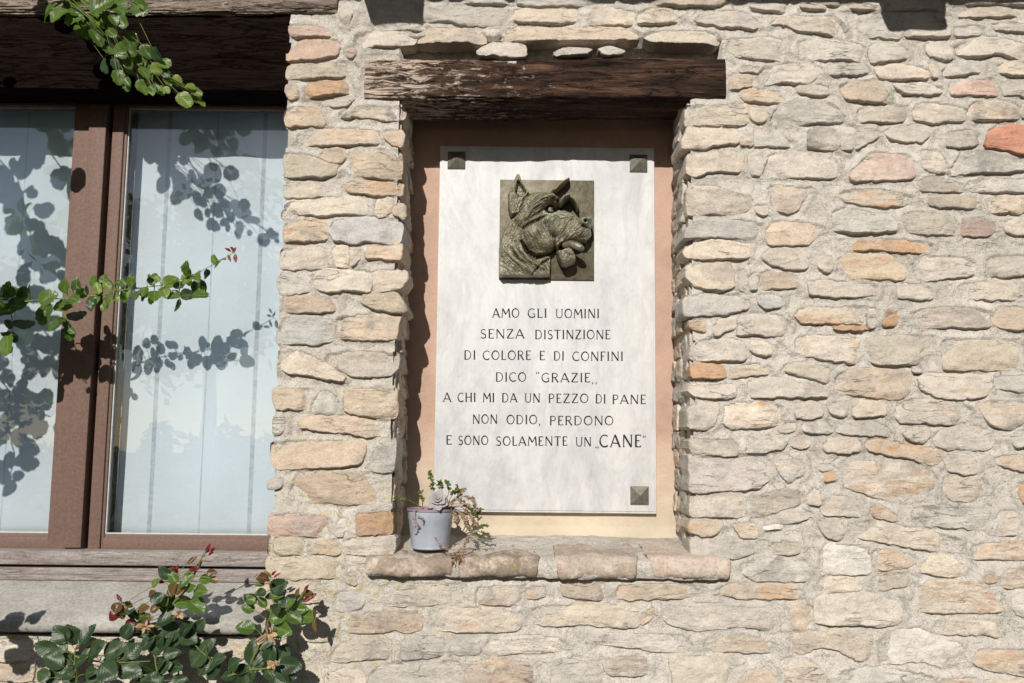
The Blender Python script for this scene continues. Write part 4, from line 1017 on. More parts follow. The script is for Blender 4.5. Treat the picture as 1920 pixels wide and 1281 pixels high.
# lettering: stroked capitals with thick and thin lines
T_, t_ = .15, .095
def arc(cx, cy, rx, ry, a0, a1, n=14): return [(cx + rx * math.cos(R(a0 + (a1 - a0) * i / n)), cy + ry * math.sin(R(a0 + (a1 - a0) * i / n))) for i in range(n + 1)]
def sf(x, y, w=.2): return ([(x - w / 2, y), (x + w / 2, y)], .045)
GL = {
 'A': (.78, [([(.02, 0), (.36, 1)], t_), ([(.36, 1), (.74, 0)], T_), ([(.15, .34), (.6, .30)], t_), sf(.02, .02), sf(.74, .02)]),
 'M': (.92, [([(.06, 0), (.13, 1)], t_), ([(.13, 1), (.46, .35)], T_), ([(.46, .35), (.78, 1)], t_), ([(.78, 1), (.87, 0)], T_), sf(.06, .02), sf(.87, .02)]),
 'O': (.80, [(arc(.4, .5, .35, .47, 60, 240), T_ * .9), (arc(.4, .5, .35, .47, 240, 420), t_)]),
 'G': (.74, [(arc(.42, .5, .36, .47, 50, 180), t_), (arc(.42, .5, .36, .47, 180, 320), T_ * .9), ([(.66, .2), (.66, .42), (.48, .42)], t_)]),
 'L': (.50, [([(.1, 1), (.1, 0)], T_), ([(.1, .03), (.47, .03), (.48, .16)], t_), sf(.1, .98)]),
 'I': (.24, [([(.12, 1), (.12, 0)], T_), sf(.12, .98), sf(.12, .02)]),
 'U': (.76, [([(.1, 1), (.1, .3)] + arc(.38, .3, .28, .27, 180, 360)[1:] + [(.66, 1)], .1), sf(.1, .98), sf(.66, .98)]),
 'N': (.80, [([(.1, 0), (.1, 1)], t_), ([(.1, 1), (.7, 0)], T_), ([(.7, 0), (.7, 1)], t_), sf(.1, .02), sf(.7, .98)]),
 'S': (.54, [(arc(.28, .74, .2, .23, 30, 250), t_), ([(.21, .53), (.36, .46)], T_), (arc(.26, .26, .22, .24, 60, -150), T_ * .8)]),
 'E': (.52, [([(.1, 1), (.1, 0)], T_), ([(.1, .97), (.46, .97), (.47, .86)], t_), ([(.1, .52), (.38, .52)], t_), ([(.1, .03), (.47, .03), (.48, .14)], t_)]),
 'F': (.50, [([(.1, 1), (.1, 0)], T_), ([(.1, .97), (.46, .97), (.47, .86)], t_), ([(.1, .52), (.36, .52)], t_), sf(.1, .02)]),
 'Z': (.64, [([(.06, .86), (.07, .97), (.56, .97)], t_), ([(.56, .97), (.05, .03)], T_), ([(.05, .03), (.58, .03), (.6, .14)], t_)]),
 'D': (.74, [([(.1, 1), (.1, 0)], T_), ([(.1, .97)] + arc(.3, .5, .36, .47, 90, -90) + [(.1, .03)], .09)]),
 'T': (.66, [([(.33, .97), (.33, 0)], T_), ([(.03, .86), (.04, .97), (.62, .97), (.63, .86)], t_), sf(.33, .02)]),
 'C': (.72, [(arc(.42, .5, .36, .47, 48, 180), t_), (arc(.42, .5, .36, .47, 180, 312), T_ * .9)]),
 'R': (.66, [([(.1, 1), (.1, 0)], T_), ([(.1, .97)] + arc(.3, .74, .22, .23, 90, -90) + [(.1, .51)], t_), ([(.3, .5), (.62, -.03)], T_), sf(.1, .02)]),
 'P': (.58, [([(.1, 1), (.1, 0)], T_), ([(.1, .97)] + arc(.3, .73, .22, .24, 90, -90) + [(.1, .49)], t_), sf(.1, .02)]),
 'H': (.78, [([(.1, 1), (.1, 0)], T_), ([(.66, 1), (.66, 0)], T_), ([(.1, .52), (.66, .52)], t_), sf(.1, .98), sf(.66, .98), sf(.1, .02), sf(.66, .02)]),
 ',': (.18, [([(.1, .06), (.1, -.02), (.04, -.16)], .10)]),
 'q': (.36, [([(.08, 1.08), (.08, .98), (.03, .84)], .09), ([(.26, 1.08), (.26, .98), (.21, .84)], .09)]),
}
def word(b, txt, xa, xb, base, hh, cnt):
    ws = [GL[c][0] for c in txt]; gap = .16; tot = sum(ws) + gap * (len(ws) - 1); x = 0
    for c, w in zip(txt, ws):
        for pl, th in GL[c][1]:
            cnt[0] += 1; Y = PY - .0003 - .000015 * (cnt[0] % 9)
            thc = th * hh; sx = (xb - xa) / tot
            pp = [(xa + (x + px_) * sx, base - py_ * hh) for px_, py_ in pl]
            L = []; Rr = []
            for i, q in enumerate(pp):
                a_ = pp[max(i - 1, 0)]; c_ = pp[min(i + 1, len(pp) - 1)]; dx, dy = c_[0] - a_[0], c_[1] - a_[1]; l = math.hypot(dx, dy) or 1
                nxn, nyn = -dy / l * thc / 2, dx / l * thc / 2
                def tow(u, v): return P(800 + u / 4.27, 560 + v / 4.27, PY)
                A = tow(q[0] + nxn, q[1] + nyn); B = tow(q[0] - nxn, q[1] - nyn); A.y = B.y = Y; L.append(A); Rr.append(B)
            n = len(pp); b.add(L + Rr, [(i, i + 1, n + i + 1, n + i) for i in range(n - 1)])
        x += w + gap
LINES = [
 [('AMO', 527, 742, 153), ('GLI', 808, 962, 154), ('UOMINI', 1033, 1382, 157)],
 [('SENZA', 430, 782, 319), ('DISTINZIONE', 868, 1470, 325)],
 [('DI', 300, 392, 489), ('COLORE', 448, 835, 491), ('E', 903, 947, 493), ('DI', 1018, 1100, 496), ('CONFINI', 1165, 1573, 499)],
 [('DICO', 553, 797, 665), ('q', 875, 905, 667), ('GRAZIE', 918, 1310, 670), (',,', 1322, 1365, 674)],
 [('A', 133, 197, 827), ('CHI', 247, 393, 828), ('MI', 450, 543, 830), ('DA', 603, 725, 831), ('UN', 785, 908, 833), ('PEZZO', 975, 1295, 836), ('DI', 1353, 1433, 840), ('PANE', 1487, 1755, 844)],
 [('NON', 368, 567, 1002), ('ODIO,', 640, 912, 1006), ('PERDONO', 985, 1495, 1014)],
 [('E', 155, 203, 1169), ('SONO', 253, 493, 1172), ('SOLAMENTE', 555, 1127, 1178), ('UN', 1193, 1318, 1184), (',,', 1350, 1378, 1188), ('CANE', 1382, 1718, 1190), ('q', 1730, 1757, 1176)],
]
cnt = [0]
for ln in LINES:
    for w_, xa, xb, bs in ln:
        b = MB(); word(b, w_, xa, xb, bs, 100 if w_ == 'CANE' else 74, cnt); b.build('engraved_word', M['paint'], plq, smooth=False)

# bronze relief of the dog, modelled as blended volumes over a plate (units: photo crop pixels, 5.123 per photo pixel)
rel = empty('bronze_relief', P(1024, 432, PY), None, None, parent=plq)
HS = .00040
def RP(u, v, hgt):
    q = P(880 + u / 5.123, 310 + v / 5.123, PY); return Vector((q.x, PY - .006 - hgt * HS, q.z))
a0 = P(880 + 285 / 5.123, 310 + 1098 / 5.123, PY); a1 = P(880 + 1197 / 5.123, 310 + 152 / 5.123, PY)
b = MB(); b.box((a0.x, PY - .006, a0.z), (a1.x, PY - .0003, a1.z), .0008); b.build('plate', M['platebronze'], rel)
gu = np.arange(262, 1206, 4.2); gv = np.arange(104, 1102, 4.2); U_, V_ = np.meshgrid(gu, gv)
def blob(cx, cy, rx, ry, rot, hh, e=2.6):
    c, s = math.cos(R(rot)), math.sin(R(rot)); du, dv = U_ - cx, V_ - cy
    a = (du * c + dv * s) / rx; b = (-du * s + dv * c) / ry; r = np.sqrt(a * a + b * b)
    return hh * np.sqrt(np.clip(1 - r ** e, 0, 1))
def stroke(pts, w, hh, e=2.0):
    best = np.full(U_.shape, 1e9); along = np.zeros(U_.shape); L = len(pts) - 1
    for i in range(L):
        (x0, y0), (x1, y1) = pts[i], pts[i + 1]; dx, dy = x1 - x0, y1 - y0; l2 = dx * dx + dy * dy
        t = np.clip(((U_ - x0) * dx + (V_ - y0) * dy) / l2, 0, 1); d = np.hypot(U_ - x0 - t * dx, V_ - y0 - t * dy)
        along = np.where(d < best, (i + t) / L, along); best = np.minimum(best, d)
    W_ = np.interp(along, np.linspace(0, 1, len(w)), w) if hasattr(w, '__len__') else w
    Hh = np.interp(along, np.linspace(0, 1, len(hh)), hh) if hasattr(hh, '__len__') else hh
    return Hh * np.sqrt(np.clip(1 - (best / W_) ** e, 0, 1))
def polyd(pts, hh, soft):
    m = inside(pts, U_, V_).astype(float)
    for _ in range(soft): m = (np.roll(m, 1, 0) + np.roll(m, -1, 0) + np.roll(m, 1, 1) + np.roll(m, -1, 1) + m) / 5
    return hh * np.clip(m * 1.6 - .3, 0, 1)
def smax(a, b, k=22):
    hh = np.clip(.5 + .5 * (a - b) / k, 0, 1); r = b * (1 - hh) + a * hh + k * hh * (1 - hh)
    return np.where((a <= 0) & (b <= 0), 0, np.where((a <= 0) | (b <= 0), np.maximum(a, b), r))
H = polyd([(285, 1085), (285, 860), (330, 680), (400, 540), (520, 500), (640, 760), (780, 900), (772, 1080), (640, 1088)], 85, 9)
KK = 40
for q in [(430, 850, 150, 260, 12, 105), (560, 990, 220, 105, 18, 110), (640, 440, 190, 165, -12, 150), (735, 375, 165, 92, 8, 150), (560, 560, 150, 120, 30, 132),
          (640, 680, 175, 175, 20, 150), (740, 760, 95, 110, 0, 140), (800, 560, 150, 110, 10, 168), (930, 560, 190, 88, 24, 185), (890, 650, 180, 110, 5, 192), (980, 700, 165, 88, -14, 200), (1040, 640, 120, 95, -8, 205), (1085, 600, 84, 62, 10, 225), (880, 760, 85, 110, -10, 165), (1078, 690, 92, 72, -22, 186)]:
    H = smax(H, blob(*q), KK)
H = smax(H, blob(1122, 583, 52, 44, 20, 243), 10)
# ears
ear = polyd([(378, 300), (430, 175), (450, 122), (482, 120), (502, 190), (575, 300), (520, 372), (470, 500), (400, 520), (376, 420)], 128, 5)
inner = polyd([(440, 300), (466, 185), (496, 230), (545, 300), (505, 340), (470, 345)], 46, 7)
H = smax(H, np.where(ear > 0, np.maximum(ear - inner, 20), 0), 14)
H = smax(H, stroke([(812, 275), (880, 215), (950, 155)], [30, 28, 12], [130, 140, 110]), 8)
# brows, socket, eye
H = smax(H, stroke([(545, 545), (600, 450), (690, 375), (790, 345), (838, 372)], [44, 60, 56, 38, 18], [150, 176, 190, 190, 175]), 34)
H -= np.where(H > 0, blob(785, 455, 72, 52, -15, 52), 0)
H -= np.where(H > 0, stroke([(600, 545), (670, 500), (740, 425), (800, 400)], [14, 20, 22, 14], [12, 26, 36, 20]), 0)
H = smax(H, np.where(inside([(815, 760), (850, 700), (1100, 720), (1120, 770), (1080, 765), (1060, 785), (1020, 762), (985, 790), (950, 765), (915, 815), (890, 800), (865, 850), (850, 810), (835, 835)], U_, V_), 150, 0), 14)
H += blob(775, 457, 34, 30, 0, 44); H -= stroke([(775 + 20 * math.cos(a), 457 + 20 * math.sin(a)) for a in np.linspace(0, 6.3, 14)], 4, 8); H -= blob(775, 457, 9, 9, 0, 18)
H -= stroke([(735, 490), (775, 505), (815, 485)], 7, 16)
H = smax(H, stroke([(862, 405), (900, 360), (952, 338)], [30, 28, 14], [185, 205, 180]), 10)
H = smax(H, stroke([(965, 352), (990, 368), (1020, 405), (1032, 452)], [12, 24, 26, 12], [150, 158, 150, 120]), 12)
H -= np.where(H > 0, stroke([(850, 400), (852, 440), (880, 470)], 14, 36), 0)
# cheek furrow, neck folds
H -= np.where(H > 0, stroke([(515, 640), (600, 590), (690, 545), (770, 520)], [16, 18, 14, 8], [30, 38, 26, 8]), 0)
H = smax(H, stroke([(350, 850), (430, 930), (530, 1010), (620, 1062)], [26, 36, 34, 20], [105, 132, 132, 110]), 26)
H = smax(H, stroke([(455, 740), (500, 850), (560, 930), (700, 1010)], [24, 40, 40, 26], [110, 138, 138, 118]), 26)
H -= np.where(H > 0, stroke([(400, 820), (470, 925), (520, 960), (620, 1030)], [8, 13, 9, 6], [20, 34, 24, 12]), 0)
H -= np.where(H > 0, stroke([(500, 760), (560, 860), (640, 900), (760, 880)], [14, 22, 26, 18], [40, 62, 70, 50]), 0)
H -= np.where(H > 0, stroke([(600, 1075), (700, 960), (770, 920)], 9, 26), 0)
# nostril, mouth line, lip
H -= blob(1092, 598, 17, 13, 20, 60); H -= blob(1142, 606, 8, 12, 0, 40)
H -= stroke([(1060, 640), (1105, 655), (1150, 640)], 8, 26)
# lower jaw with a dark gap above it
cut = inside([(858, 800), (960, 762), (1085, 760), (1125, 790), (1180, 1000), (1180, 1101), (785, 1101), (782, 905), (835, 900)], U_, V_)
H = np.where(cut, 0, H)
jaw = polyd([(832, 845), (850, 930), (880, 985), (925, 995), (1000, 965), (1018, 930), (985, 850), (945, 820), (880, 850)], 95, 4); jaw = np.where(jaw > 4, jaw + blob(925, 905, 110, 110, 0, 85, 2.0), 0); jaw = np.where(jaw > 4, jaw - stroke([(890, 860), (935, 900), (985, 912)], 7, 14), 0)
H = np.maximum(H, jaw); H = np.where((U_ < 287) | (V_ > 1088), 0, H)
H = np.where(H > 2, np.maximum(blur(H, 3), 3), H)
H -= np.where(H > 0, blob(780, 458, 58, 46, -10, 24), 0); H += blob(778, 457, 30, 28, 0, 26, 2.0); H -= stroke([(778 + 15 * math.cos(a), 455 + 14 * math.sin(a)) for a in np.linspace(0, 6.3, 14)], 4, 10) + stroke([(742, 470), (760, 434), (800, 432), (818, 462)], 6, 20) + stroke([(745, 484), (780, 496), (815, 478)], 6, 18)
# fur: ridges that follow the growth of the coat
ctl = [(450, 300, -75), (640, 420, -38), (740, 340, -20), (640, 700, 55), (560, 560, -55), (400, 700, 112), (380, 960, 45), (520, 980, 38), (930, 520, 20), (900, 640, 120), (1040, 690, 135), (960, 740, 140), (920, 920, 100), (700, 850, 70), (700, 1020, 60), (1000, 400, 100)]
wx = np.zeros(U_.shape); wy = np.zeros(U_.shape)
for cx, cy, an in ctl:
    wgt = 1 / ((U_ - cx) ** 2 + (V_ - cy) ** 2 + 1500) ** 1.5; wx += wgt * math.cos(2 * R(an)); wy += wgt * math.sin(2 * R(an))
th = np.arctan2(wy, wx) / 2
# line-integral style fur: average white noise along the direction field
rs = np.random.RandomState(3); wn = rs.rand(*U_.shape); acc = np.zeros_like(wn)
for sgn in (1, -1):
    pu = (U_ - gu[0]) / 4.2; pv = (V_ - gv[0]) / 4.2; cu, cv = np.cos(th), np.sin(th)
    for stp in range(9):
        iu = np.clip(pu.round().astype(int), 0, U_.shape[1] - 1); iv = np.clip(pv.round().astype(int), 0, U_.shape[0] - 1)
        acc += wn[iv, iu]; pu = pu + sgn * np.cos(th)[iv, iu]; pv = pv + sgn * np.sin(th)[iv, iu]
acc /= 18; acc = (acc - .5) / acc.std()
acc = (np.roll(acc, 1, 0) + acc * 2 + np.roll(acc, 1, 1)) / 4
lump = fbm(U_ / 60, V_ / 60, 4, 31)
furmask = np.clip(np.hypot(U_ - 775, V_ - 457) / 60, 0, 1) * np.clip((np.hypot(U_ - 1122, V_ - 585) - 30) / 40, 0.1, 1)
H = np.where(H > 3, H + furmask * (acc * 5.0 + lump * 16), 0)
H = np.where(H > 3, np.maximum(H, 4), -8)
pts = [RP(u, v, hh) for u, v, hh in zip(U_.ravel(), V_.ravel(), H.ravel())]
a = np.arange(U_.size).reshape(U_.shape); keep = (H[:-1, :-1] > 3) | (H[1:, :-1] > 3) | (H[:-1, 1:] > 3) | (H[1:, 1:] > 3)
F = np.stack([a[:-1, :-1], a[1:, :-1], a[1:, 1:], a[:-1, 1:]], -1)[keep]
used = np.unique(F); remap = -np.ones(U_.size, int); remap[used] = np.arange(len(used))
head = mesh('dog_head', np.array([tuple(pts[i]) for i in used]), remap[F], M['wornshadebronze'], rel, tuple(RP(700, 600, 0)))
Hb = np.where(H > 0, H, 0); bl_ = blur(Hb, 12); wear_shade = np.clip(.5 + (Hb - bl_) / 26, 0, 1).ravel()[used]
at_ = head.data.attributes.new('wear_shade', 'FLOAT', 'POINT'); at_.data.foreach_set('value', wear_shade.astype(np.float32))
# tongue: a rounded body of its own
b = MB(); tp = [RP(900, 800, 120), RP(960, 800, 150), RP(1010, 822, 172), RP(1050, 845, 180), RP(1078, 862, 176)]
b.tube(tp, [.011, .012, .0125, .0115, .006], 12); b.build('tongue', M['bronze'], rel)

# ------------------------------------------------------------------ flower pot
def lathe(name, prof, c, m, parent, n=48, auto=40):
    vs = []; fs = []
    for r_, z_ in prof:
        for j in range(n): q = 2 * math.pi * j / n; vs.append((c.x + r_ * math.cos(q), c.y + r_ * math.sin(q), c.z + z_))
    for i in range(len(prof) - 1):
        for j in range(n): fs.append((i * n + j, i * n + (j + 1) % n, (i + 1) * n + (j + 1) % n, (i + 1) * n + j))
    return mesh(name, vs, fs, m, parent, c, True, auto)
YP = .045
pb = P(806, 1028, YP); sc = (D + YP) / FPX
rb = 34 * sc; rtp = 42.5 * sc; hp = P(806, 953, YP).z - pb.z
pot = empty('flower_pot', pb, 'small blue-grey plastic flower pot standing at the end of the niche sill', 'flower pot')
lathe('pot_body', [(0, .004), (rb * .8, .004), (rb * .95, .0), (rb, .003), (rb * .985, .0045), (rb * 1.0, .008), (rb + (rtp - rb) * .72, hp * .72), (rb + (rtp - rb) * .75 + .001, hp * .74), (rtp - .0015, hp - .004)], pb, M['pot'], pot)
lathe('rim', [(rtp - .0018, hp - .007), (rtp + .0015, hp - .006), (rtp + .002, hp - .001), (rtp, hp), (rtp - .003, hp - .001), (rtp - .004, hp - .02), (rtp - .006, hp - .03)], pb, M['potin'], pot)
lathe('soil', [(rtp - .004, hp - .012), (rtp * .5, hp - .008), (.0005, hp - .006)], pb, M['soil'], pot)
succ = empty('succulent_plant', pb + Vector((0, 0, hp - .01)), 'grey rosette succulent with trailing dried stems growing in the blue-grey pot', 'plant')
def fleshy(b, base, d, side, l, w, th):
    d = d.normalized(); side = (side - d * side.dot(d)).normalized(); nn = d.cross(side)
    cs_ = [(0, .35, .6), (.3, .8, 1), (.6, 1, .9), (.82, .7, .6), (1, .03, .1)]; vs = []
    for t, ww, tt in cs_:
        p_ = base + d * l * t
        vs += [p_ + side * w * ww, p_ + nn * th * tt * .5, p_ - side * w * ww, p_ - nn * th * tt]
    fs = [(i * 4 + j, i * 4 + (j + 1) % 4, i * 4 + 4 + (j + 1) % 4, i * 4 + 4 + j) for i in range(4) for j in range(4)]; b.add(vs, fs)
rc = P(820, 938, -.005); nrm_r = Vector((.08, -.85, .5)).normalized(); e1 = nrm_r.orthogonal().normalized(); e2 = nrm_r.cross(e1)
for ring, (cntr, l, w, tilt) in enumerate(((7, .046, .013, .18), (7, .036, .012, .42), (6, .026, .010, .8), (4, .015, .007, 1.3))):
    for j in range(cntr):
        q = 2 * math.pi * (j + .5 * (ring % 2)) / cntr + ring * .3; dd = e1 * math.cos(q) + e2 * math.sin(q); b = MB()
        fleshy(b, rc + nrm_r * .004 * ring, dd + nrm_r * tilt, nrm_r.cross(dd), l * .74 * rng.uniform(.8, 1.1), w * .85, .004); b.build('leaf', M['succ'], succ, auto=70)
def sprig(pts, m, leafm, n, size, name='sprig', Ys=None):
    b = MB(); w = [P(x, y, Y) for x, y, Y in pts]
    fine = []
    for i in range(len(w) - 1):
        for t in (0, .5): fine.append(w[i].lerp(w[i + 1], t) + Vector([rng.uniform(-.001, .001) for _ in range(3)]))
    fine.append(w[-1]); b.tube(fine, [.0017 * (1 - .5 * i / len(fine)) for i in range(len(fine))], 5)
    b.build('stem', m, succ); b = MB()
    for i in range(int(n * 1.9)):
        t = rng.uniform(.35, 1) ** .8 * (len(fine) - 1); k_ = min(int(t), len(fine) - 2); p_ = fine[k_].lerp(fine[k_ + 1], t - k_)
        d = Vector((rng.uniform(-1, 1), rng.uniform(-1, .3), rng.uniform(-.5, 1))); fleshy(b, p_, d, Vector((rng.uniform(-1, 1), rng.uniform(-1, 1), rng.uniform(-1, 1))), size * rng.uniform(.6, 1.2), size * .28, size * .15)
    b.build(name, leafm, succ, auto=70)
G_, Dd = M['sprig'], M['dried']
for pts_, m_, lm, n_, sz in (
    ([(836, 950, .03), (852, 936, .02), (870, 940, .01), (880, 952, .0)], Dd, Dd, 34, .009), ([(840, 952, .02), (858, 958, .0), (872, 972, -.01), (878, 992, -.02)], Dd, Dd, 34, .009), ([(838, 948, .03), (850, 925, .02), (862, 918, .01)], Dd, G_, 30, .011), ([(842, 950, .03), (872, 948, .02), (900, 975, .0)], Dd, G_, 30, .010), ([(828, 950, .0), (836, 940, -.01), (850, 945, -.02)], Dd, Dd, 24, .008),
    ([(822, 950, .04), (812, 915, .03), (806, 885, .03)], Dd, G_, 26, .011), ([(826, 948, .04), (828, 920, .03), (824, 902, .03)], Dd, G_, 24, .011), ([(836, 948, .03), (842, 918, .02), (838, 902, .02)], Dd, G_, 20, .010),
    ([(792, 955, .02), (792, 938, .0), (789, 922, .0)], Dd, G_, 16, .010), ([(795, 953, .03), (765, 938, .0), (737, 934, -.01)], G_, G_, 18, .008), ([(840, 948, .03), (862, 930, .02), (858, 912, .02)], Dd, G_, 26, .011),
    ([(838, 950, .02), (868, 930, .01), (885, 935, .0), (897, 960, -.01)], Dd, Dd, 46, .009), ([(836, 952, .02), (866, 950, .0), (885, 972, -.01), (895, 985, -.01)], Dd, Dd, 40, .009), ([(840, 946, .02), (866, 922, .01), (872, 918, .01)], Dd, Dd, 30, .008),
    ([(845, 950, .02), (868, 962, .01), (880, 985, .0), (883, 1000, -.02), (868, 1030, -.04)], G_, Dd, 40, .008), ([(883, 998, -.01), (900, 990, -.01), (912, 985, -.02)], G_, G_, 18, .010), ([(883, 1000, -.01), (900, 1008, -.02), (912, 1002, -.02)], G_, G_, 16, .009),
    ([(868, 1030, -.045), (850, 1032, -.05), (830, 1028, -.055), (816, 1008, -.05)], Dd, Dd, 22, .006), ([(798, 950, .0), (776, 958, -.02), (776, 972, -.03), (783, 985, -.03), (772, 992, -.035)], Dd, Dd, 20, .006), ([(780, 965, -.03), (792, 972, -.03), (792, 980, -.03)], Dd, Dd, 10, .005),
    ([(845, 948, .02), (853, 965, .01), (857, 980, .0)], Dd, Dd, 24, .009), ([(845, 945, .02), (875, 945, .02), (893, 962, .02), (902, 955, .0)], Dd, G_, 26, .009), ([(868, 1030, -.045), (858, 1020, -.03), (848, 1025, -.02)], Dd, Dd, 10, .006)):
    sprig(pts_, m_, lm, n_, sz)

# ------------------------------------------------------------------ roses
def leaf_mesh(kind, seed):
    """unit leaf along +Y (length 1), normal +Z, folded at the midrib and curled, with a thin body"""
    rr = random.Random(seed); nl = 21 if kind == 'big' else 11; vs = []; fs = []
    fold = rr.uniform(.12, .32); curl = rr.uniform(-.25, .35); tw = rr.uniform(-.25, .25)
    for i in range(nl):
        t = i / (nl - 1)
        if kind == 'small': w = .40 * math.sin(math.pi * min(1, t * .97 + .02) ** .85) ** .62
        elif kind == 'long': w = .21 * math.sin(math.pi * t ** .9) ** .8
        else: w = .40 * math.sin(math.pi * t ** .78) ** .75
        if i in (0, nl - 1): w = .004
        ser = (.016 if kind == 'big' else .012) * ((i % 2) * 2 - 1) if 0 < i < nl - 1 else 0
        if kind == 'small': ser += rr.uniform(-.03, .03)
        for k in range(-3, 4):
            s = k / 3; ww = (w + (ser if abs(k) == 3 else 0)) * s
            z = abs(s) * fold * w + curl * (t - .5) ** 2 * -1 + tw * ww * (t - .4) + .02 * math.sin(t * 9 + s * 3)
            vs.append((ww, t + (ser * .6 if abs(k) == 3 else 0), z))
    for i in range(nl - 1):
        for k in range(6): fs.append((i * 7 + k, i * 7 + k + 1, (i + 1) * 7 + k + 1, (i + 1) * 7 + k))
    me = bpy.data.meshes.new('leaf_' + kind); me.from_pydata(vs, [], fs); me.polygons.foreach_set('use_smooth', [True] * len(fs)); me.update(); return me
LM = {}
for k_ in ('small', 'big', 'long'):
    for mk in 'dglbr':
        for v_ in range(4):
            me = leaf_mesh(k_, v_ * 7 + 3); me.materials.append(M['leaf' + mk]); LM[(k_, mk, v_)] = me
def put_leaf(parent, base, d, nrm, size, kind, mk, r):
    d = d.normalized(); n = (nrm - d * nrm.dot(d))
    n = n.normalized() if n.length > .05 else d.orthogonal().normalized(); x = d.cross(n)
    o = bpy.data.objects.new('leaf', LM[(kind, mk, r.randrange(4))]); COL.objects.link(o)
    mt = Matrix(((x.x, d.x, n.x, 0), (x.y, d.y, n.y, 0), (x.z, d.z, n.z, 0), (0, 0, 0, 1)))
    w = r.uniform(.78, 1.12)
    o.matrix_world = Matrix.Translation(base) @ mt @ Matrix.Diagonal((size * w, size, size, 1)); setpar_l(o, parent); return o
def setpar_l(o, p):
    mw = o.matrix_world.copy(); o.parent = p; o.matrix_parent_inverse = Matrix.Translation(-wloc(p)); o.matrix_basis = mw
def plant(name, label, cat, stems, leaves, sx, sy, ox, oy, seed, kind='small', group=None, rad=.0022, thorn=True, scl=1.18, filler=0):
    """stems: lists of (u, v, Y); leaves: (u, v, size, colour letter[, kind]) in crop pixels"""
    r = random.Random(seed); W_ = [[P(ox + u / sx, oy + v / sx, Y) for u, v, Y in s] for s in stems]
    root = empty(name, W_[0][0], label, cat, group); sp = []
    for s, wst in zip(stems, W_):
        fine = []
        for i in range(len(wst) - 1):
            for t in (0, .25, .5, .75): fine.append(wst[i].lerp(wst[i + 1], t) + Vector([r.uniform(-.0012, .0012) for _ in range(3)]))
        fine.append(wst[-1]); sp += fine
        b = MB(); b.tube(fine, [rad * (1 - .6 * i / len(fine)) for i in range(len(fine))], 7)
        if thorn:
            for p_ in fine[2:-3:3]: b.tube([p_, p_ + Vector((r.uniform(-1, 1), r.uniform(-1, 0), r.uniform(-.5, 1))).normalized() * .006], [.0012, .0002], 4)
        b.build('stem', M['stem'], root)
    tw = MB()
    if filler:
        fz = [L for L in leaves if L[3] == 'd']
        if kind == 'small': leaves = [(L[0] + r.uniform(-30, 30), L[1] + r.uniform(-30, 30), r.uniform(45, 85), r.choice('ggl')) for L in r.sample([q for q in leaves if q[3] in 'gl'], filler)] + list(leaves)
        else: leaves = [(L[0] + r.uniform(-80, 80), L[1] + r.uniform(-10, 90), r.uniform(90, 140), 'd') for L in r.sample(fz, min(filler, len(fz)))] + list(leaves)
    for L in leaves:
        u, v, sz, mk = L[:4]; kd = L[4] if len(L) > 4 else kind
        q0 = P(ox + u / sx, oy + v / sx, -.05)
        near_ = min(sp, key=lambda p_: (p_.x - q0.x) ** 2 + (p_.z - q0.z) ** 2)
        Yl = near_.y + r.uniform(-.022, .018) + (.015 if mk == 'd' and kind == 'small' else 0); c_ = P(ox + u / sx, oy + v / sx, Yl)
        size = sz / sx * K * (D + Yl) / D * scl
        d = (c_ - near_); d.y *= .5
        if d.length < .004: d = Vector((r.uniform(-1, 1), 0, -.5))
        d = d.normalized() + Vector((r.uniform(-.35, .35), r.uniform(-.35, .35), r.uniform(-.3, .2)))
        d.normalize(); nrm = Vector((r.uniform(-.45, .4), -1, r.uniform(.1, .9)))
        if mk == 'd' and kind == 'small': nrm = Vector((r.uniform(-.6, .6), -.5, r.uniform(-.8, .2)))
        base = c_ - d * size * .5; put_leaf(root, base, d, nrm, size, kd, mk, r)
        if (base - near_).length > .004: tw.tube([near_, near_.lerp(base, .5) + Vector((0, 0, .002)), base], [.0011, .0009, .0007], 5)
    if tw.v: tag(tw.build('twigs', M['stem'], root), kind='stuff')
    return root
top_leaves = [(395, 25, 110, 'g'), (490, 90, 100, 'g'), (585, 15, 80, 'g'), (500, 15, 90, 'g'), (770, 40, 160, 'g'), (930, 55, 130, 'g'), (645, 150, 95, 'g'), (730, 140, 120, 'g'), (815, 145, 95, 'g'), (560, 200, 140, 'g'), (645, 250, 125, 'g'), (742, 220, 85, 'g'), (690, 255, 70, 'd'), (880, 265, 100, 'g'), (720, 330, 85, 'g'), (805, 338, 120, 'g'), (885, 338, 85, 'g'), (978, 345, 100, 'g'), (1045, 365, 100, 'd'), (745, 288, 80, 'd'), (865, 455, 95, 'g'), (940, 412, 75, 'l'), (962, 485, 85, 'g'), (1045, 458, 85, 'l'), (1095, 435, 65, 'l'), (700, 440, 100, 'd'), (790, 515, 100, 'g'), (843, 560, 95, 'g'), (925, 515, 75, 'd'), (960, 602, 65, 'l'), (1016, 605, 65, 'l'), (1070, 605, 75, 'l'), (1112, 600, 50, 'l'), (1120, 545, 75, 'l'), (1185, 527, 65, 'l'), (1105, 490, 70, 'd'), (1270, 580, 65, 'l'), (1310, 615, 80, 'l'), (1232, 668, 110, 'l'), (1190, 620, 70, 'd'), (1310, 660, 60, 'l'), (1345, 690, 55, 'l'), (1000, 540, 80, 'd'), (770, 430, 80, 'd'), (900, 380, 60, 'l'), (630, 90, 60, 'l'), (520, 130, 60, 'g')]
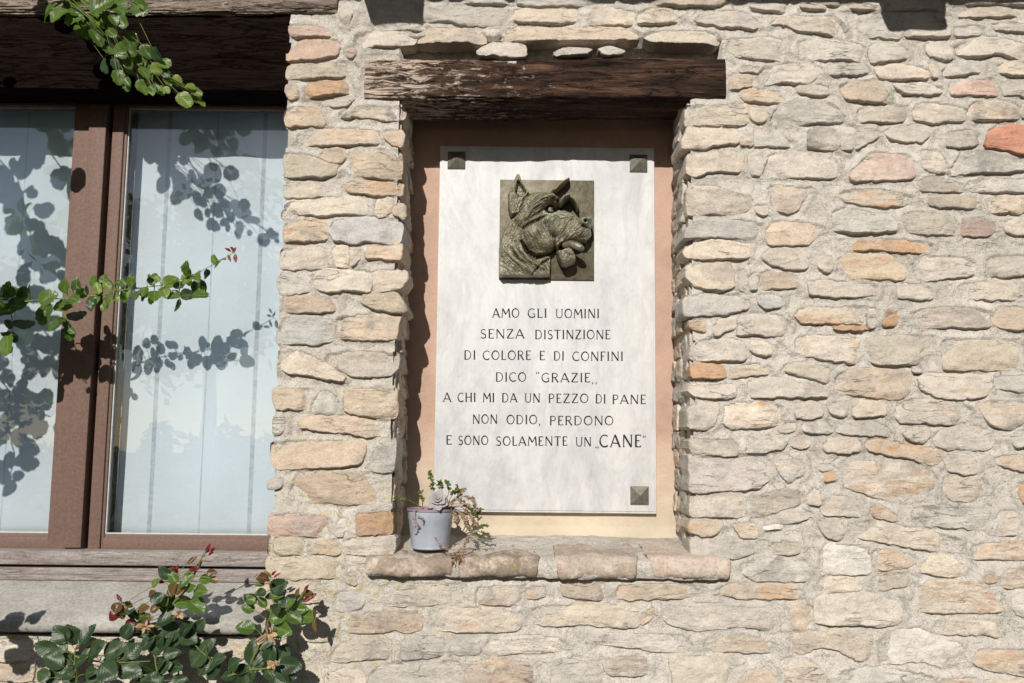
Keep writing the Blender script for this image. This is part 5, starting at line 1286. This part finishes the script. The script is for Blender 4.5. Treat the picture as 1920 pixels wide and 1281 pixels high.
plant('rose_branch', 'leafy green rose branch hanging down over the window top', 'rose branch',
      [[(560, -120, -.30), (615, 0, -.28), (690, 100, -.27), (740, 200, -.26), (850, 300, -.25), (950, 390, -.24), (1050, 500, -.24), (1200, 570, -.24), (1335, 650, -.24)], [(560, -100, -.29), (480, -10, -.28), (420, 20, -.27)], [(740, -90, -.28), (790, 20, -.27), (900, 50, -.27)]],
      top_leaves, 3.556, 0, 0, 0, 5, filler=22, group='rose branches in front of the window')
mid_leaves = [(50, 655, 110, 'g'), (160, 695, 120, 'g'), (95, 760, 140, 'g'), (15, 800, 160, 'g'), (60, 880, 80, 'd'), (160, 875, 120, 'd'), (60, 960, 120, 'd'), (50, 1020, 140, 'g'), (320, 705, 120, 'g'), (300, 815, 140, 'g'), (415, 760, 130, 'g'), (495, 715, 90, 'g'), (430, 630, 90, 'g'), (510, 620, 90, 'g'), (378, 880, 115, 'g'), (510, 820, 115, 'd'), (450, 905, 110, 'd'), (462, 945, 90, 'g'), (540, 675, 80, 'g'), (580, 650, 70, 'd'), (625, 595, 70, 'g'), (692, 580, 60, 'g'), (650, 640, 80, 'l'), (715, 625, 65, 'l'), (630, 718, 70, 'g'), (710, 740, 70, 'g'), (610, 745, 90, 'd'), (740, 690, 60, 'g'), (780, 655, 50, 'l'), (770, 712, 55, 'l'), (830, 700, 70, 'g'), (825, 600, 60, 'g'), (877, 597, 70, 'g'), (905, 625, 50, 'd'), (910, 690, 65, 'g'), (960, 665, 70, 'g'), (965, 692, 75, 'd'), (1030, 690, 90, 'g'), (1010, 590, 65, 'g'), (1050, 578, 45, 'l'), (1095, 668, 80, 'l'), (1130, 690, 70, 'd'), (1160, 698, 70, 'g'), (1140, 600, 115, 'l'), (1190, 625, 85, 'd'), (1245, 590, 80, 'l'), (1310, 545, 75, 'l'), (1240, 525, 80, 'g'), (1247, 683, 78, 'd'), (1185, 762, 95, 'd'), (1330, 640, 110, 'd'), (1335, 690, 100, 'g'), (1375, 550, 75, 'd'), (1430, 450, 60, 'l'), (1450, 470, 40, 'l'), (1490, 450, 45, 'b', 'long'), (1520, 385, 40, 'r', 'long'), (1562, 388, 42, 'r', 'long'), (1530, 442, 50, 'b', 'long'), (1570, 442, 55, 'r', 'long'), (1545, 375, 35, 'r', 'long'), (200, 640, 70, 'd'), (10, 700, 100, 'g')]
plant('rose_branch', 'rose branch stretching level across the window panes, tipped with crimson shoots', 'rose branch',
      [[(-220, 700, -.05), (0, 715, -.05), (150, 730, -.05), (260, 722, -.05), (420, 712, -.05), (560, 700, -.05), (700, 680, -.045), (880, 645, -.04), (1080, 622, -.04), (1280, 560, -.035), (1400, 500, -.03), (1555, 405, -.03)], [(1200, 600, -.04), (1196, 660, -.05), (1198, 740, -.05)], [(430, 740, -.05), (440, 820, -.06), (450, 890, -.06)], [(60, 740, -.05), (80, 820, -.06), (75, 950, -.06)]],
      mid_leaves, 3.556, 0, 0, 360, 9, filler=30, group='rose branches in front of the window')
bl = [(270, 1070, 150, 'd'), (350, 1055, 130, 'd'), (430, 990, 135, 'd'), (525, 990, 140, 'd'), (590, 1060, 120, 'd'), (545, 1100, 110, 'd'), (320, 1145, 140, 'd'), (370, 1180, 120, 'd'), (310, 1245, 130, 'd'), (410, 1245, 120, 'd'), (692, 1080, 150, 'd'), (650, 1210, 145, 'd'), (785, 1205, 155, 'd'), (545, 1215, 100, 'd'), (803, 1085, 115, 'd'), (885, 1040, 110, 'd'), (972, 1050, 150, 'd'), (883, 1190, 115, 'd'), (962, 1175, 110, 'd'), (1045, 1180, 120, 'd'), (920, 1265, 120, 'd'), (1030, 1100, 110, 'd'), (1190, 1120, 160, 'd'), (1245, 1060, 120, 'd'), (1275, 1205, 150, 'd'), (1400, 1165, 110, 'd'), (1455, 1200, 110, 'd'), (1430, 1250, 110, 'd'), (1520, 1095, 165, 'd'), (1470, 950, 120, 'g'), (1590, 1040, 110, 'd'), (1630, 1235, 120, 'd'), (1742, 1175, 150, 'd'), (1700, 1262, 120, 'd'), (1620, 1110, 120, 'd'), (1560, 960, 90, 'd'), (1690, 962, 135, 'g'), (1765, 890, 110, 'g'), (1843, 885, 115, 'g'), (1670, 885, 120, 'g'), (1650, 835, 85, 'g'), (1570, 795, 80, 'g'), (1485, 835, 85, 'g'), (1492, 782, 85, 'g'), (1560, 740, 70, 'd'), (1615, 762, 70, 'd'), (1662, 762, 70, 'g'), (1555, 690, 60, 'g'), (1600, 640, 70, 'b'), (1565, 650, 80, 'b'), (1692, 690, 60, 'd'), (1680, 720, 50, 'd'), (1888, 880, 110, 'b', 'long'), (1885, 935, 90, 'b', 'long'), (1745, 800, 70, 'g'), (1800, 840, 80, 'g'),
      (712, 770, 60, 'r', 'long'), (725, 780, 50, 'r', 'long'), (685, 875, 90, 'r'), (727, 855, 90, 'b'), (695, 835, 80, 'b'), (770, 812, 60, 'b'), (785, 930, 75, 'r'), (860, 835, 85, 'b'), (850, 880, 90, 'g'), (935, 830, 80, 'b'), (880, 890, 80, 'b'), (765, 965, 110, 'd'), (800, 870, 80, 'd'), (1000, 900, 130, 'd'), (1090, 890, 80, 'd'), (935, 680, 70, 'l'), (945, 770, 90, 'd'), (985, 785, 80, 'g'), (1040, 650, 80, 'g'), (1100, 690, 75, 'g'), (1028, 615, 60, 'd'), (1062, 600, 60, 'r', 'long'), (1040, 602, 50, 'r', 'long'), (988, 620, 70, 'r', 'long'), (955, 670, 60, 'r', 'long'), (1038, 715, 90, 'b'), (1015, 745, 80, 'b', 'long'), (1078, 720, 80, 'b'), (1145, 712, 80, 'g'), (1200, 730, 105, 'g'), (1098, 795, 115, 'g'), (1182, 822, 120, 'g'), (1168, 600, 70, 'b', 'long'), (1195, 575, 70, 'b', 'long'), (1150, 545, 70, 'b', 'long'), (1160, 600, 70, 'r', 'long'), (1135, 640, 70, 'g'), (1237, 660, 85, 'g'), (1270, 618, 65, 'b'), (1283, 665, 60, 'b'), (1250, 472, 60, 'r', 'long'), (1275, 482, 50, 'r', 'long'), (1240, 480, 50, 'r', 'long'), (1262, 505, 50, 'r', 'long'), (910, 745, 60, 'b'), (1020, 960, 120, 'd'), (1110, 960, 110, 'd'), (1200, 930, 90, 'd'), (870, 970, 100, 'd'), (1130, 1010, 120, 'd'),
      (1835, 712, 50, 'r', 'long'), (1862, 762, 75, 'r', 'long'), (1840, 745, 70, 'b'), (1845, 775, 70, 'r', 'long'), (1782, 735, 60, 'b', 'long'), (1640, 622, 45, 'r', 'long'), (1660, 635, 50, 'r', 'long'), (1625, 682, 55, 'r', 'long'), (470, 1060, 50, 'b', 'long')]
bush = plant('rose_bush', 'rose bush with dark glossy leaves and crimson shoots growing below the window sill', 'rose bush',
      [[(930, 1700, -.10), (945, 1280, -.12), (930, 1130, -.12), (880, 1000, -.12), (960, 900, -.13), (1010, 830, -.13), (1035, 720, -.13), (1050, 640, -.13)], [(1010, 830, -.13), (1100, 740, -.13), (1160, 640, -.12), (1200, 550, -.12), (1245, 480, -.12)], [(880, 1000, -.12), (860, 920, -.14), (800, 880, -.15), (745, 810, -.15), (718, 780, -.15)],
       [(470, 1400, -.10), (450, 1200, -.12), (450, 1080, -.12)], [(450, 1120, -.12), (560, 1150, -.13), (700, 1160, -.13), (900, 1150, -.12)], [(1420, 1500, -.08), (1490, 1200, -.10), (1570, 1000, -.10), (1620, 880, -.11), (1640, 800, -.11), (1610, 660, -.11)], [(1640, 860, -.11), (1740, 830, -.12), (1800, 770, -.12), (1830, 720, -.12)], [(1490, 1200, -.10), (1340, 1250, -.10), (1250, 1130, -.12), (1100, 1000, -.12)], [(1490, 1200, -.10), (1640, 1190, -.12), (1740, 1180, -.12)], [(1800, 800, -.12), (1870, 850, -.12), (1890, 920, -.12)]],
      bl, 3.195, 0, 0, 880, 21, kind='big', rad=.003, scl=.99, filler=44)
for u, v, s_ in ((870, 945, 60), (1075, 868, 50), (1600, 985, 85), (1640, 1160, 50)):
    b = MB(); c_ = P(u / 3.195, 880 + v / 3.195, -.16); r_ = s_ / 3.195 * K * .55
    for i in range(15):
        q = rng.uniform(0, 6.28); d = Vector((math.cos(q), rng.uniform(-.6, .2), math.sin(q) * .8 - .5)).normalized(); sd = Vector((rng.uniform(-1, 1), rng.uniform(-1, 1), rng.uniform(-1, 1)))
        fleshy(b, c_, d, sd, r_ * rng.uniform(.7, 1.7), r_ * .38, .0015)
    b.build('withered_flower', M['petal'], bush, auto=80)

# branches just outside the frame whose shadows dapple the left pane
def shade_branch(seed, pts, L, n, label, plane=None):
    pl_ = CY if plane is None else plane; r = random.Random(seed); back_ = lambda x, y, l: P(x, y, pl_) - Vector((SA, 1, -SB)) * l
    w = [back_(x, y, l) for (x, y), l in zip(pts, L)]; root = empty('rose_branch', w[0], label, 'rose branch', 'rose branches in front of the window'); fine = []
    for i in range(len(w) - 1):
        for t in (0, .25, .5, .75): fine.append(w[i].lerp(w[i + 1], t) + Vector([r.uniform(-.003, .003) for _ in range(3)]))
    b = MB(); b.tube(fine, [.003 * (1 - .5 * i / len(fine)) for i in range(len(fine))], 6); b.build('stem', M['stem'], root)
    for i in range(n):
        p_ = fine[int(r.uniform(0, len(fine) - .01))]; d = Vector((r.uniform(-1, 1), r.uniform(-.5, .5), r.uniform(-1, .6))).normalized(); s_ = r.uniform(.04, .07)
        put_leaf(root, p_ + d * r.uniform(.0, .03), d, Vector((r.uniform(-.5, .5), -1, r.uniform(0, .9))), s_, 'small', r.choice('ggl'), r)
shade_branch(1, [(-60, 240), (30, 330), (60, 440), (120, 520)], [.62, .58, .56, .52], 70, 'rose branch beyond the window edge, uppermost of those shading the left pane')
shade_branch(2, [(-60, 520), (0, 560), (60, 640), (90, 700)], [.60, .56, .54, .52], 50, 'rose branch beyond the window edge, shading the middle of the left pane')
shade_branch(3, [(-80, 640), (-10, 700), (40, 760), (110, 790)], [.52, .50, .48, .44], 50, 'rose branch beyond the window edge, lowest of those shading the left pane')
shade_branch(4, [(60, 250), (130, 330), (180, 380)], [.50, .50, .50], 16, 'short rose spray beside the window whose shadow falls on the sash post')
shade_branch(6, [(40, 560), (110, 660), (160, 720), (215, 770)], [.56, .54, .52, .52], 44, 'rose spray beyond the window edge whose shadow covers the lower sash post')
shade_branch(7, [(-40, 800), (10, 780), (30, 850), (20, 900)], [.52, .50, .48, .46], 20, 'short rose spray shading the foot of the left pane')
shade_branch(8, [(40, 1330), (70, 1270), (75, 1210), (70, 1180)], [.52, .50, .48, .48], 22, 'rose spray standing beyond the window end of the wall, shading its foot', 0)
shade_branch(5, [(200, 170), (300, 260), (330, 330), (390, 380)], [.62, .60, .58, .56], 26, 'rose spray above the window whose shadow falls on the right curtain')

# ------------------------------------------------------------------ roof edge above (only its shadow is seen)
LE = .52
eave = empty('roof_eave', (0, -.2, 2.55), 'projecting roof eave of timber boards on rafter tails above the wall', 'roof')
def shadow_src(px, py, L): return P(px, py, 0) - Vector((SA, 1, -SB)) * L
e0 = shadow_src(960, 8, LE)
b = MB(); b.box((-2.2, -LE, e0.z), (2.4, .10, e0.z + .03), .003); b.build('soffit_boards', M['rafter'], eave)
for xa, xb, yb in ((697, 797, 54), (1664, 1775, 70), (-300, -190, 60)):
    A = shadow_src(xa, yb, LE); B = shadow_src(xb, yb, LE); b = MB(); b.box((A.x, -LE, A.z), (B.x, .10, e0.z - .0), .012); b.build('rafter', M['rafter'], eave)
b = MB()
for i in range(24): b.box((-2.2 + i * .19, -LE - .04, e0.z + .032), (-2.2 + i * .19 + .18, .10, e0.z + .06), .01)
b.build('roof_tiles', M['tile'], eave)

# ------------------------------------------------------------------ ground, what the panes mirror, and trees added to block low sky
gm = mesh('ground', [(-60, -80, 0), (60, -80, 0), (60, .3, 0), (-60, .3, 0)], [(0, 1, 2, 3)], M['ground'], smooth=False); tag(gm, kind='structure')
b = MB(); b.box((-4, .30, 0), (4, .45, 3.6)); b.build('wall_core', M['mortar'], wall, smooth=False)
b = MB(); b.box((X0 - 2, .012, 0), (X1 + 2, .30, Z0 + .01)); b.box((X1 - .01, .012, Z0), (X1 + 2, .3, 3.2)); b.box((X0 - 2, .012, Z0), (P(-262, 600).x, .3, 3.2)); b.build('mortar', M['mortar'], wall, smooth=False)
def foliage(name, label, cat, c, rad, n, seed, trunk=True, size=.12):
    r = random.Random(seed); root = empty(name, (c[0], c[1], 0), label, cat)
    vs = []; fs = []
    cl = [Vector((r.gauss(0, .5) * rad[0], r.gauss(0, .5) * rad[1], r.gauss(0, .45) * rad[2])) for _ in range(max(12, n // 90))]
    for i in range(n):
        p_ = Vector(c) + r.choice(cl) + Vector((r.gauss(0, .16), r.gauss(0, .16), r.gauss(0, .16)));
        a_ = Vector((r.uniform(-1, 1), r.uniform(-1, 1), r.uniform(-1, 1))).normalized() * size * r.uniform(.5, 1); b_ = a_.orthogonal().normalized() * size * .4
        k_ = len(vs); vs += [p_ - a_, p_ + b_, p_ + a_, p_ - b_]; fs.append((k_, k_ + 1, k_ + 2, k_ + 3))
    mesh('crown', vs, fs, M['hedge'], root, c, False)
    if trunk:
        b = MB(); b.tube([(c[0], c[1], 0), (c[0] + .1, c[1], c[2] * .5), (c[0], c[1], c[2])], [.14, .1, .05], 8)
        for k in cl[:10]: b.tube([(c[0], c[1], c[2] * .7), Vector(c) + k], [.04, .01], 5)
        b.build('trunk', M['stemd'], root)
foliage('tree', 'loose leafy tree standing across the yard, mirrored in the panes', 'tree', (-4.2, -9.5, 3.6), (1.6, 1.2, 1.3), 5200, 3)
foliage('tree', 'lower spreading tree across the yard beside the hedge', 'tree', (-8.6, -10.5, 3.0), (1.8, 1.2, 1.3), 5200, 4)
foliage('tree', 'unseen tall dense tree opposite the niche, added to block low sky', 'tree', (3.4, -8.5, 3.2), (2.0, 1.2, 1.7), 5200, 6)  # added out of view to screen low sky and deepen the shade
foliage('tree', 'unseen rounded tree furthest from the window, added to block low sky', 'tree', (8.0, -8.0, 3.4), (2.2, 1.4, 1.8), 5200, 7)  # second added sky screen, also out of view
foliage('hedge', 'long clipped hedge along the far side of the yard', 'hedge', (-5, -13, .8), (6, .5, .6), 9000, 5, False, .2)
